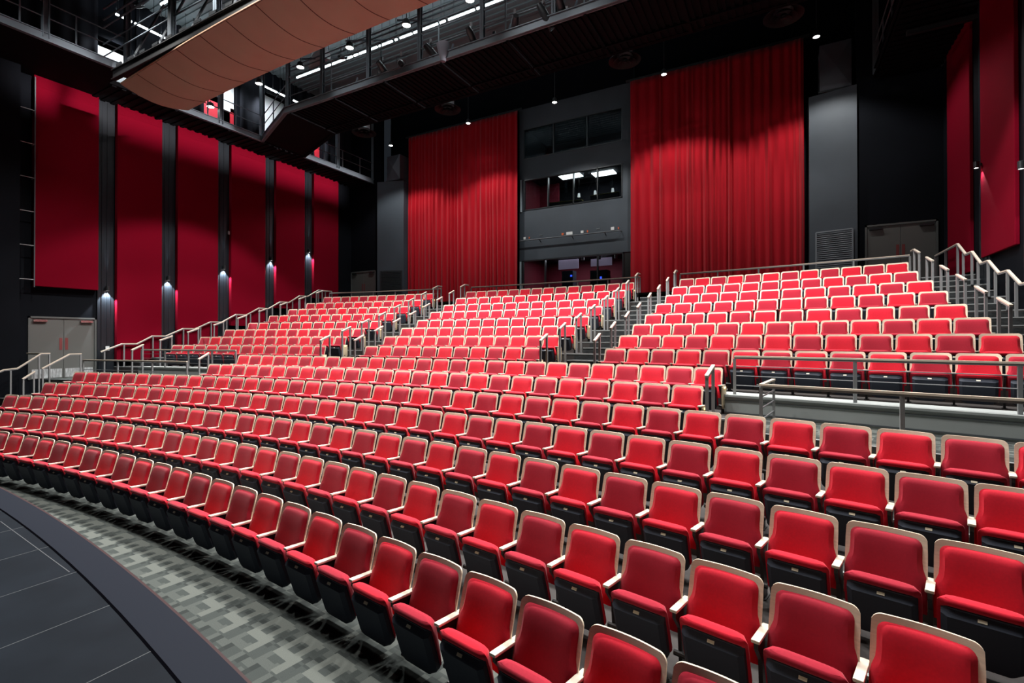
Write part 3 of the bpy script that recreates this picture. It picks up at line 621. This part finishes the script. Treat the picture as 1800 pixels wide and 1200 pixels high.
P=atZ(283,8,14.5);Q=atZ(297,0,14.5);batten(P,Q,'short glowing fluorescent tube seen above the front bridge')
# pendants
def pendant(x,y,z,top,label,grp,r=.1):
    e=empty('pendant_lamp',(x,y,z));tag(e,label,'lamp',grp)
    m=MB();m.lathe([(0,.2),(.05,.2),(r*.75,.16),(r,.02),(r,0),(r*.93,0),(r*.93,.015)],(0,0,0),20);m.build('lamp_housing',[FIXT],e,True)
    MB().lathe([(0,.01),(r*.92,.01)],(0,0,0),20).build('lamp_lens',[LAMPE],e)
    MB().tube([(0,0,.19),(0,0,top-z)],.012,6).build('stem',[BLK],e)
for i,(x,y,z) in enumerate(PEND): pendant(x,y,z,16.9,'small round pendant lamp in front of the red curtains, %s from the left'%ordn(i),'pendant lamps before the back wall',.105)
for i,(x,y) in enumerate(HOUSE): pendant(x,y,12.15,15.9,'bright round house lamp hanging between reflector and rear bridge, %s from the left'%ordn(i),'house lamps over the seats',.13)
pendant(*atZ(370,188,12.3).xy,12.3,15.9,'bright round lamp under the reflector edge by the left gallery','house lamps over the seats',.15)
# round ceiling diffusers
for i,(px,py) in enumerate(((640,228),(787,186),(1098,99),(1377,20))):
    P=atY(px,py,16.8);e=empty('ceiling_diffuser',P);tag(e,'round grey ceiling air diffuser on a short metal duct, %s from the left'%ordn(i),'air diffuser','round diffusers under the roof')
    m=MB();m.lathe([(.27,.0),(.27,1.6)],(0,0,0),24);m.build('duct',[DUCTM],e,True)
    DM=mat('dark_diffuser',(.014,.013,.014),.6,spec=.2)
    m=MB()
    for r0,r1,z0,z1 in ((.27,.55,.02,-.14),(.2,.38,-.04,-.2),(.08,.22,-.1,-.24)): m.lathe([(r0,z0),(r1,z1),(r1,z1-.02),(r0,z0-.02)],(0,0,0),28)
    m.lathe([(0,-.2),(.08,-.24)],(0,0,0),20);m.build('diffuser_cone',[DM],e,True)
# stage lanterns
def lantern(P,tilt,yaw,label,s=1):
    e=empty('stage_lantern',P,yaw);tag(e,label,'stage light','stage lanterns clamped to the bridges')
    R_=Matrix.Rotation(tilt,4,'X')
    def T(m): m.v=[tuple(R_@Vector(v)) for v in m.v];return m
    m=MB();m.tube([(0,.22*s,0),(0,.05*s,0),(0,-.1*s,0),(0,-.35*s,0)],[.07*s,.10*s,.10*s,.075*s],12);m.tube([(0,-.35*s,0),(0,-.44*s,0)],.09*s,12);T(m).build('lamp_body',[FIXT],e,True)
    m=MB();m.lathe([(0,0),(.08*s,0)],(0,0,0),12);m.v=[(x,-.445*s,y) for x,y,z in m.v];T(m).build('lens',[mat('lens_glass',(.15,.2,.24),.05)],e)
    m=MB();m.tube([(-.13*s,0,0),(-.13*s,0,.22*s),(.13*s,0,.22*s),(.13*s,0,0)],.012,6);m.build('yoke',[STEELD],e)
    m=MB();m.box(-.03,.03,-.03,.03,.22*s,.34*s);m.build('clamp',[STEEL],e)
for i,(px,py,t) in enumerate(((672,120,.5),(705,112,-.4),(757,90,.7),(828,62,.6),(905,40,.2),(955,22,.9),(985,8,.5))):
    P=atY(px,py,12.7);lantern(P,t,rd(180+40*math.sin(i*2.1)),'stage lantern clamped to the rear bridge, %s from the left'%ordn(i),1.15)
for i,(px,py) in enumerate(((245,10),(262,-5))): P=atY(px,py,8.5);lantern(P,.6,rd(30),'stage lantern near the front left corner post, %s one'%('lower','upper')[i],.9)
for i,(px,py) in enumerate(((507,80),(600,100))): P=atY(px,py,13.3);lantern(P,-.5,rd(200),'stage lantern hung inside the rear bridge, %s one'%('left','right')[i],.9)
# cloth covered lamp bag
P=atY(779,78,12.7);m=MB();m.tube([P,P+Vector((.02,0,-.25)),P+Vector((0,0,-.55))],[.22,.17,.08],10);o=m.build('covered_lantern',[mat('grey_cloth',(.15,.16,.19),.9)],None,True);tag(o,'lantern wrapped in grey cloth hanging on the rear bridge rail','stage light')
P=atY(545,118,13.6);m=MB();m.tube([P+Vector((.9,0,.35)),P+Vector((.4,0,.2)),P],[.28,.22,.1],8);o=m.build('covered_lantern',[WHITE],None,True);tag(o,'pale cloth bundle beside a round lamp under the reflector','stage light')
# ------------------------------------------------------------------ hand rails
def railing(name,label,cat,grp,caps,posts,rods=(),capmt=None,capw=.055):
    """caps: polyline; posts: list of (top point, bottom z); rods: list of polylines"""
    O=Vector(caps[0]);O=Vector((O.x,O.y,posts[0][1]));e=empty(name,O);tag(e,label,cat,grp)
    m=MB()
    for a,b in zip(caps,caps[1:]):
        a=Vector(a)-O;b=Vector(b)-O;m.obox(a,b,capw,.028);
    o=m.build('cap_rail',[capmt or CAPW],e)
    m=MB()
    for a,b in zip(caps,caps[1:]):
        a=Vector(a)-O;b=Vector(b)-O;m.obox(a-Vector((0,0,.03)),b-Vector((0,0,.03)),.04,.03)
    m.build('rail_bar',[STEEL],e)
    for P,zb in posts:
        P=Vector(P)-O;MB().box(P.x-.024,P.x+.024,P.y-.02,P.y+.02,zb-O.z,P.z-.04).build('post',[STEEL],e)
    for L_ in rods:
        MB().tube([Vector(p)-O for p in L_],.009,6).build('rod',[CABLE],e,True)
    return e
def yy(x,r): return ypt(x,r)
def aisle_caps(xs,grp,lab,i0=0):
    for k,x in enumerate(xs):
        c='HIJKLMNO'[k+i0];r=RR[c];nz=FZ['HIJKLMNO'[k+i0+1]] if k+i0<7 else LAND
        A=Vector((x+.03,yy(x,r-.52),FZ[c]+1.0));B=Vector((x-.05 if x<0 else x-.0,yy(x,r-.04),FZ[c]+1.0+.17))
        pts=[A,B];
        if c=='O': pts.append(B+Vector((0,.3,.0)))
        fl=FZ[c]
        railing('handrail','short %s, beside the %s row'%(lab,ordn(7+k+i0)),'handrail',grp,pts,[(A+(B-A)*.06,fl),(A+(B-A)*.94,fl)])
aisle_caps([-3.74,-3.96,-4.16,-4.36,-4.57,-4.75,-4.94,-5.11],'handrails left of the left aisle','handrail on the left side of the left aisle')
aisle_caps([-2.30,-2.52,-2.72,-2.91,-3.10,-3.29,-3.46,-3.62],'handrails right of the left aisle','handrail on the right side of the left aisle')
aisle_caps([4.20,4.24,4.28,4.32,4.38,4.43,4.48,4.53],'handrails left of the middle aisle','handrail on the left side of the middle aisle')
aisle_caps([5.65,5.69,5.74,5.78,5.83,5.88,5.94,5.99],'handrails right of the middle aisle','handrail on the right side of the middle aisle')
aisle_caps([12.96,12.95,12.93,12.90,12.86,12.81],'handrails along the right aisle','handrail at the right end of the seats',2)
def atR(x,y,r):
    d=ray(x,y);ox,oy=XC,-YC;a=d.x**2+d.y**2;b=2*(ox*d.x+oy*d.y);c=ox*ox+oy*oy-r*r;t=(-b+math.sqrt(b*b-4*a*c))/2/a;return CV+d*t
LI=[(291,594),(339,580),(384,568),(425,556),(462,544),(498,532),(531,521),(561,510)]
aisle_caps([atR(px,py,RR['HIJKLMNO'[i]]-.3).x for i,(px,py) in enumerate(LI)],'handrails along the left aisle by the wall','handrail at the left end of the seats near the wall')
A=atR(231,615,47.4);B=atR(252,605,47.9);railing('handrail','short handrail at the foot of the left wall aisle steps','handrail','handrails along the left aisle by the wall',[A,B],[(A+(B-A)*.06,XW),(A+(B-A)*.94,XW)])
# stepped wall rails
def wallrail(x,label,top,s):
    pts=[];c0=[(47.89,2.18),(48.53,2.47),(49.02,2.47)]
    for r,z in c0: pts.append((x,yy(x,r),z))
    posts=[((x,yy(x,48.0),2.2),XW),((x,yy(x,48.6),2.47),FZ['H'])]
    for k in range(1,8):
        c='HIJKLMNO'[k];z=FZ[c]+.86;r=RR[c]-.85;pts+= [(x,yy(x,r),z),(x,yy(x,r+.48),z)];posts+=[((x,yy(x,r+.02),z),FZ[c]),((x,yy(x,r+.44+.25),z+.1),FZ[c])]
    pts+=[(x,yy(x,RP+.0),LAND+.88)]+[(x,yy(x,RP)+top,LAND+.88)];posts+=[((x,yy(x,RP),LAND+.88),LAND),((x,yy(x,RP)+top*.5,LAND+.88),LAND),((x,yy(x,RP)+top,LAND+.88),LAND)]
    railing('stair_rail',label,'handrail',None,pts,posts)
wallrail(-12.6,'long stepped handrail climbing along the left wall','' or .9,1)
wallrail(13.8,'long stepped handrail climbing along the right wall',2.3,-1)
# guard rails behind the last row
def arcrail(name,label,cat,grp,x0,x1,r,z,zb,nrods,spacing,ends=(False,False),zt=None):
    n=10;pts=[(x0+(x1-x0)*i/n,yy(x0+(x1-x0)*i/n,r),z) for i in range(n+1)];L_=x1-x0;k=max(1,round(L_/spacing))
    posts=[((x0+L_*i/k,yy(x0+L_*i/k,r),z),zb) for i in range(k+1)]
    rods=[[(p[0],p[1],zb+(z-zb)*(j+1)/(nrods+1)) for p in pts] for j in range(nrods)]
    return railing(name,label,cat,grp,pts,posts,rods)
arcrail('guard_rail','low guard rail behind the last row of the left block','guard rail',None,-12.0,-5.3,57.45,5.12,LAND,2,1.35)
arcrail('guard_rail','low guard rail behind the last row of the middle block','guard rail',None,-3.6,4.5,57.45,5.12,LAND,2,1.35)
arcrail('guard_rail','low guard rail behind the last row of the right block','guard rail',None,6.07,12.8,57.45,5.12,LAND,2,1.35)
# guard rails at the side cross aisles
arcrail('guard_rail','front guard rail with thin rods before the eighth row, right side','guard rail',None,8.72,14.0,48.1,2.33,FZ['H']+.04,3,1.75)
arcrail('guard_rail','front guard rail with thin rods before the eighth row, left side','guard rail',None,-10.95,-6.6,48.05,2.27,FZ['H']+.04,3,1.1)
e=arcrail('guard_rail','wood topped guard rail behind the fifth row on the right','guard rail',None,9.2,14.0,46.62,1.97,XW,0,1.75)
O=e.location
m=MB();a=Vector((9.2,yy(9.2,46.62),1.97))-O;b=atZ(1360,667,1.97)-O;m.obox(a,b,.055,.028);m.build('return_cap',[CAPW],e)
MB().box(b.x-.02,b.x+.02,b.y-.02,b.y+.02,XW-O.z,b.z-.02).build('post',[STEEL],e)
for z in (1.45,1.62,1.79): MB().tube([Vector((a.x,a.y,z-O.z)),Vector((b.x,b.y,z-O.z))],.012,6).build('rod',[CABLE],e,True)
arcrail('guard_rail','wood topped guard rail behind the fifth row on the left','guard rail',None,-11.55,-6.95,46.75,1.94,XW,1,1.5)
# lower left stair rails
railing('stair_rail','sloping wood topped handrail by the black wall at the far left','handrail',None,
  [(-11.75,yy(-11.75,42.9),1.05),(-11.75,yy(-11.75,43.4),1.22),(-11.75,yy(-11.75,44.2),1.3),(-11.75,yy(-11.75,44.95),1.70),(-11.75,yy(-11.75,45.25),1.73),(-11.75,yy(-11.75,45.8),2.18),(-11.75,yy(-11.75,46.0),2.18),(-12.7,yy(-12.7,46.0),2.18)],
  [((-11.75,yy(-11.75,43.5),1.22),FZ['B']),((-11.75,yy(-11.75,45.1),1.7),FZ['D']),((-11.75,yy(-11.75,45.75),2.15),FZ['E']),((-11.75,yy(-11.75,46.0),2.18),XW-.1)])
railing('handrail','short sloping handrail at the left end of the fourth row','handrail',None,[(-10.6,yy(-10.6,44.75),1.45),(-10.65,yy(-10.65,45.05),1.66)],[((-10.6,yy(-10.6,44.77),1.45),FZ['D']),((-10.65,yy(-10.65,45.03),1.64),FZ['D'])])
railing('handrail','sloping handrail with a level top at the left end of the fifth row','handrail',None,[(-11.0,yy(-11.0,45.4),1.72),(-11.05,yy(-11.05,46.1),2.16),(-11.05,yy(-11.05,46.4),2.16)],[((-11.0,yy(-11,45.42),1.72),FZ['E']),((-11.05,yy(-11.05,46.38),2.16),XW)])
# mid-stand handrails at the ends of the sixth and seventh rows
for (px,py,qx,qy,r,lab,fz) in ((1241.7,661,1254,642,46.5,'short handrail at the right end of the sixth row',FZ['F']),(349,631,367,620,46.9,'short handrail at the left end of the sixth row',XW)):
    A=atR(px,py,r);B=atR(qx,qy,r+.42);railing('handrail',lab,'handrail',None,[A,B],[(A+(B-A)*.06,fz-.2),(A+(B-A)*.94,fz-.2)])
# ------------------------------------------------------------------ aisle half steps
def aisle(name_,lab,f0,f1,rows='HIJKLMNO'):
    e=empty('aisle_steps',(0,0,0));e['kind']='structure'
    m=MB()
    for c in rows:
        i='HIJKLMNO'.index(c);nz=FZ['HIJKLMNO'[i+1]] if i<7 else LAND;nr=(RR[c]+.31)
        a,b=f0(i),f1(i);m.strip(nr-.55,nr+.01,FZ[c]-.01,(FZ[c]+nz)/2,a,b,4,0);m.strip(nr-.555,nr-.52,(FZ[c]+nz)/2-.022,(FZ[c]+nz)/2+.003,a,b,4,1)
        m.strip(nr-.008,nr,(FZ[c]+nz)/2,nz-.05,a,b,4,0)
    m.build('steps',[STAIRC,NOSE],e)
aisle('a','',lambda i:-3.62-.2*i,lambda i:-2.42-.19*i)
aisle('b','',lambda i:4.32+.05*i,lambda i:5.55+.05*i)
aisle('c','',lambda i:13.05,lambda i:14.1)
aisle('d','',lambda i:-12.88,lambda i:-11.7-.06*i)
# ------------------------------------------------------------------ theatre seats
def grid(hw,zs,front,back,nu=10):
    """closed solid: rows at heights zs, half width hw(z), front/back(x,z,u)->y"""
    m=MB();W=nu+1;n=len(zs);A=[];B=[]
    for z in zs:
        h=hw(z)
        for k in range(W):
            u=-1+2*k/nu;u=math.copysign(abs(u)**.8,u);x=h*u;A.append((x,front(x,z,u),z));B.append((x,back(x,z,u),z))
    m.v=A+B;S=len(A);fs=[]
    for j in range(n-1):
        for k in range(nu):
            q=(j*W+k,j*W+k+1,(j+1)*W+k+1,(j+1)*W+k);fs.append(q);fs.append(tuple(t+S for t in q[::-1]))
    for k in range(nu):
        fs.append((k+1,k,k+S,k+1+S));t=(n-1)*W+k;fs.append((t,t+1,t+1+S,t+S))
    for j in range(n-1):
        t=j*W;fs.append((t,t+W,t+W+S,t+S));t=j*W+nu;fs.append((t+W,t,t+S,t+W+S))
    m.f=fs;m.m=[0]*len(fs);return m
def roundhw(h,zt,r,zb=None,rb=0,extra=None):
    def f(z):
        v=h if extra is None else extra(z)
        if z>zt-r: v-=r-math.sqrt(max(0,r*r-(z-(zt-r))**2))
        if zb is not None and z<zb+rb: v-=rb-math.sqrt(max(0,rb*rb-(zb+rb-z)**2))
        return v
    return f
ZT=.82;HW=.262
def lean(z): return -(ZT-z)*.27
def curv(x): return -.035*(x/HW)**2
def zrows(z0,z1,n,r,rb=0):
    L_=[z0+(z1-z0)*i/n for i in range(n+1)]
    L_+=[z1-r+r*math.sin(a) for a in (rd(20),rd(40),rd(58),rd(74),rd(83))]
    if rb: L_+=[z0+rb-rb*math.sin(a) for a in (rd(20),rd(40),rd(58),rd(74),rd(83))]
    L_=sorted(set(round(v,4) for v in L_));return L_
# wooden back shell
M_back=grid(roundhw(HW,ZT,.055),zrows(.30,ZT,4,.055),lambda x,z,u:lean(z)+curv(x)-.013,lambda x,z,u:lean(z)+curv(x),10).mesh('back_panel',[MAPLE],True)
# back cushion
def cw(z):
    if z>.61: return .230
    if z<.49: return .261
    t=(.61-z)/.12;return .230+.031*(3*t*t-2*t**3)
cz=zrows(.28,.782,10,.05)
def puff(x,z,u,h0,h1,T,p=3):
    e1=max(0,1-abs(u)**p)**.45;t=(z-h0)/(h1-h0);e2=max(0,1-abs(2*t-1)**7)**.5;return T*e1*e2
M_cush={}
for nm,mt in (('b',RED),('w',WINE)):
    M_cush[nm]=grid(roundhw(0,.782,.05,extra=cw),cz,lambda x,z,u:lean(z)+curv(x)-.014-puff(x,z,u,.275,.7825,.05,6),lambda x,z,u:lean(z)+curv(x)-.0135,12).mesh('back_cushion',[mt],True)
# folded seat: local frame then tilted
def tilt(m,ang,P):
    c,s=math.cos(ang),math.sin(ang);m.v=[(x,P[0]+y*c-z*s,P[1]+y*s+z*c) for x,y,z in m.v];return m
ANG=rd(17);PP=(-.19,.095)      # z-axis leans forward (towards -y)
def seatshape():
    def fr(x,z,u):
        e=max(0,abs(u)-.86)/.14;return -.108+min(1,max(0,(z-.350)/.034))*.046+e*.03
    zs=sorted(set(zrows(0,.395,2,.012,.07)+[.350,.384]))
    return tilt(grid(roundhw(.216,.395,.012,0,.07),zs,fr,lambda x,z,u:-.038,10),ANG,PP)
M_shell=seatshape().mesh('seat_shell',[PLAS],True)
M_seatc={}
for nm,mt in (('b',RED),('w',WINE)):
    g_=grid(roundhw(.238,.450,.045,.03,.08),sorted(zrows(.03,.452,5,.045,.08)+[.397,.403]),lambda x,z,u:-.040-(.030*max(0,1-((z-.423)/.03)**2)**.5 if z>.394 else 0)*(1-abs(u)**10),lambda x,z,u:-.036+puff(x,z,u,.02,.456,.03+.055*z/.45,5)+.0,10)
    # rounded front nose reaching over the shell
    M_seatc[nm]=tilt(g_,ANG,PP).mesh('seat_cushion',[mt],True)
m=MB();m.box(-.024,.024,-.004,.002,-.011,.011)
pz=.367;tilt(m,ANG-rd(53),(0,0));c,s=math.cos(ANG),math.sin(ANG);yy0=-.0850;PPos=(0,PP[0]+yy0*c-pz*s,PP[1]+yy0*s+pz*c)
m.v=[(x,y+PPos[1],z+PPos[2]) for x,y,z in m.v];M_plate=m.mesh('number_plate',[PLATE])
AX=.281
m=MB();m.add([(AX+a*.028,y,z) for y,z0 in ((-.055,.515),(-.35,.53)) for z in (z0-.024,z0) for a in (-1,1)],[(0,1,3,2),(4,6,7,5),(0,4,5,1),(2,3,7,6),(0,2,6,4),(1,5,7,3)])
def bev(me,wd=.006,seg=2):
    bm=bmesh.new();bm.from_mesh(me);bmesh.ops.bevel(bm,geom=bm.edges[:]+bm.verts[:],offset=wd,segments=seg,affect='EDGES',profile=.6);bm.to_mesh(me);bm.free();me.polygons.foreach_set('use_smooth',[True]*len(me.polygons))
    try: me.set_sharp_from_angle(angle=rd(50))
    except Exception: pass
    return me
M_arm=bev(m.mesh('armrest',[ARMW]),.008)
m=MB();m.prism([(-.09,.0),(-.09,.495),(-.33,.505),(-.33,.46),(-.23,.34),(-.20,.0)],'x',AX-.014,AX+.014);m.box(AX-.03,AX+.03,-.21,-.07,0,.012);m.tube([(AX-.045,-.215,.14),(AX+.045,-.215,.14)],.026,10)
M_leg=m.mesh('support_leg',[BLK])
m=MB();m.prism([(-.07,.14),(-.12,.09),(-.24,.09),(-.29,.14),(-.31,.49),(-.07,.49)],'x',AX+.018,AX+.045);M_end=bev(m.mesh('end_panel',[mat('end_panel_maple',(.60,.50,.34),.45)]),.008)
m=MB();m.box(AX+.046,AX+.056,-.23,-.15,.46,.485);M_al=m.mesh('aisle_lamp',[WARME])
SEATSD={}
SEATS={'A':[-917,-779,-642,-505,-370,-235,-101,32,165,298,430,562,694,826,958,1090,1222,1355,1488,1621,1755,1890,2026,2162,2297,2432,2567],
'B':[-1619,-1487,-1353,-1220,-1086,-953,-821,-688,-556,-424,-293,-161,-29,102,233,365,496,627,759,890,1022,1153,1285,1418,1550,1683,1816,1949,2083,2217,2351,2486,2617],
'C':[-1988,-1858,-1729,-1599,-1470,-1340,-1211,-1082,-953,-825,-696,-567,-438,-310,-181,-52,76,205,334,463,592,721,850,980,1109,1239,1369,1499,1630,1760,1891,2022,2153,2285,2417,2545,2673],
'D':[-2079,-1955,-1830,-1705,-1580,-1455,-1330,-1204,-1079,-953,-827,-701,-575,-449,-323,-196,-70,57,183,310,437,563,690,817,944,1071,1198,1325,1452,1579,1707,1834,1961,2088,2215,2342,2469,2594],
'E':[-2192,-2071,-1950,-1829,-1707,-1584,-1462,-1339,-1216,-1092,-968,-844,-720,-595,-471,-346,-221,-95,30,155,281,407,532,658,784,909,1035,1161,1286,1412,1537,1663,1788,1913,2038,2163,2287,2411,2535,2657],
'F':[-1246,-1131,-1014,-897,-779,-660,-540,-419,-298,-176,-54,69,192,315,438,561,685,808,931,1054,1176,1299,1420,1542,1662,1782],
'G':[-1258,-1148,-1035,-922,-807,-691,-574,-456,-338,-219,-99,21,141,262,382,502,622,742,861,980,1097,1214,1330,1445,1558,1670,1781],
'Hc':[-353,-236,-120,-3,114,232,349,467,585,703,822],
'Hl':[-2186,-2070,-1954,-1838,-1723,-1607,-1492,-1377,-1262,-1147,-1033,-919,-805],
'Hr':[1285,1400,1515,1629,1744,1859,1973,2088,2202,2316,2430,2544,2658],
'Ic':[-391,-281,-171,-61,48,158,267,376,485,594,702,810],
'Il':[-2163,-2052,-1941,-1830,-1719,-1608,-1498,-1387,-1276,-1165,-1054,-943,-832],
'Ir':[1260,1372,1483,1595,1707,1818,1930,2041,2153,2264,2375,2486,2598],
'Jc':[-424,-316,-206,-97,14,125,236,348,460,574,687,801],
'Jl':[-2145,-2038,-1931,-1824,-1716,-1609,-1502,-1395,-1288,-1181,-1074,-966,-859],
'Jr':[1243,1351,1459,1567,1674,1782,1889,1996,2103,2210,2316,2423,2529],
'Kc':[-447,-336,-225,-114,-2,110,222,334,447,560,673,787],
'Kl':[-2116,-2003,-1891,-1778,-1666,-1554,-1441,-1329,-1216,-1104,-992,-879],
'Kr':[1230,1342,1454,1566,1678,1790,1903,2015,2128,2241,2353,2466],
'Lc':[-481,-375,-269,-164,-58,47,153,258,363,469,574,679,784],
'Ll':[-2096,-1987,-1878,-1769,-1660,-1551,-1442,-1333,-1224,-1116,-1007,-898],
'Lr':[1216,1325,1433,1542,1650,1758,1866,1974,2082,2190,2298,2406],
'Mc':[-498,-388,-278,-169,-61,47,154,261,367,472,577,681,785],
'Ml':[-2073,-1967,-1862,-1757,-1651,-1546,-1441,-1336,-1230,-1125,-1020,-914],
'Mr':[1205,1310,1415,1520,1625,1729,1834,1938,2042,2146,2250,2353],
'Nc':[-513,-408,-303,-197,-91,16,124,232,341,450,560,670,781],
'Nl':[-2046,-1944,-1842,-1740,-1638,-1536,-1434,-1332,-1230,-1127,-1025,-923],
'Nr':[1184,1286,1388,1489,1590,1691,1792,1893,1993,2093,2192,2292],
'Oc':[-537,-439,-340,-242,-142,-43,58,158,259,361,463,565,668,771],
'Ol':[-2017,-1920,-1822,-1725,-1627,-1530,-1432,-1334,-1236,-1138,-1040,-941],
'Or':[1171,1269,1367,1464,1562,1660,1758,1855,1953,2051,2149,2246]}
PARITY=dict(A=1,B=1,C=1,D=1,E=1,F=1,G=0,Hl=1,Hc=1,Hr=1,Ir=0,Kr=1,Jr=1,Lr=0,Mr=1,Nr=0,Or=1)
ALL=[]
for k,L_ in SEATS.items():
    c=k[0];r=RR[c]
    for i,a in enumerate(L_):
        th=a/1e4-HW/r;x=r*math.sin(th);y=YC+r*math.cos(th)
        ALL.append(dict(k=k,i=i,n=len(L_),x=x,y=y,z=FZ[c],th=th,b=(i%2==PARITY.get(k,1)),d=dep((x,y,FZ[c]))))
for s_ in ALL:
    q=Vector((s_['x'],s_['y'],s_['z']+.7))-CV;s_['px']=900+FPX*q.dot(r3)/q.dot(f2);s_['py']=PY0-FPX*q.dot(u3)/q.dot(f2)
ALL=[s_ for s_ in ALL if -45<s_['px']<1860]
ALL.sort(key=lambda s_:s_['d'])
NEAR=ALL[:300];FAR=ALL[300:]
ROWN={c:ordn(i)+' row' for i,c in enumerate(ROWS)};ROWN['A']='front row'
SECT={'l':'left block','c':'middle block','r':'right block'}
groups={}
for s_ in NEAR: groups.setdefault(s_['k'],[]).append(s_)
for k,L_ in groups.items():
    L_.sort(key=lambda s_:-s_['px']);
    for j,s_ in enumerate(L_): s_['j']=j
proto={}
def link(me,par,nm):
    o=bpy.data.objects.new(nm,me);COL.objects.link(o);o.parent=par;return o
for s_ in NEAR:
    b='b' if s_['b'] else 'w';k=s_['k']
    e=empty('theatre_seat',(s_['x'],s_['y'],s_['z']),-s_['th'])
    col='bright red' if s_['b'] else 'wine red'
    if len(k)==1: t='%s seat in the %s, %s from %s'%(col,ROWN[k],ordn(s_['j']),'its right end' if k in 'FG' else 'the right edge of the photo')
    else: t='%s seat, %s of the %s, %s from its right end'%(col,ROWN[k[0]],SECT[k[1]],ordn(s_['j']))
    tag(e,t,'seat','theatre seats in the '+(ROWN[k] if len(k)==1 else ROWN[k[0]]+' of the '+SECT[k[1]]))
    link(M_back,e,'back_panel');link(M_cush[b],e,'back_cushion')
    sh=link(M_shell,e,'seat_shell');link(M_plate,sh,'number_plate');link(M_seatc[b],e,'seat_cushion')
    link(M_arm,e,'armrest');link(M_leg,e,'support_leg')
    if s_['i']==0:
        for me,nm in ((M_arm,'armrest'),(M_leg,'support_leg')): o=link(me,e,nm);o.location.x=-2*AX
    if s_['i']==s_['n']-1 and (len(k)==2 or k in 'FG') and k[-1]!='r':
        ep=link(M_end,e,'end_panel');link(M_al,ep,'aisle_lamp')
# the remaining, smaller looking seats of the rear blocks
FM=[MAPLE,RED,WINE,PLAS,ARMW,BLK,PLATE,MATS['end_panel_maple'],WARME]
V=[];Fc=[];MI=[]
def put(me,mi,M4):
    o=len(V);V.extend(tuple(M4@v.co) for v in me.vertices)
    for p in me.polygons: Fc.append(tuple(t+o for t in p.vertices));MI.append(mi)
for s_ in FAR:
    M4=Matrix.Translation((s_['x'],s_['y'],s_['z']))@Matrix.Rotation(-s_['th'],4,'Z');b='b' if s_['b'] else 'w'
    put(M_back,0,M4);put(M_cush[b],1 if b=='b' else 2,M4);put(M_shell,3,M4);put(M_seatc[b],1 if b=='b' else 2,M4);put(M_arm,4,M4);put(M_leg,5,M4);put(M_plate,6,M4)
    if s_['i']==0: put(M_arm,4,M4@Matrix.Translation((-2*AX,0,0)));put(M_leg,5,M4@Matrix.Translation((-2*AX,0,0)))
    if s_['i']==s_['n']-1 and s_['k'][-1]!='r': put(M_end,7,M4);put(M_al,8,M4)
me=bpy.data.meshes.new('theatre_seats');me.from_pydata(V,[],Fc)
for m_ in FM: me.materials.append(m_)
me.polygons.foreach_set('material_index',MI);me.polygons.foreach_set('use_smooth',[True]*len(MI))
try: me.set_sharp_from_angle(angle=rd(40))
except Exception: pass
me.update();o=bpy.data.objects.new('theatre_seats',me);COL.objects.link(o)
tag(o,'distant red theatre seats with pale wooden rims filling the rear blocks','seats','theatre seats of the rear blocks','stuff')
# aisle lamps glow on the end panels
for s_ in NEAR:
    pass
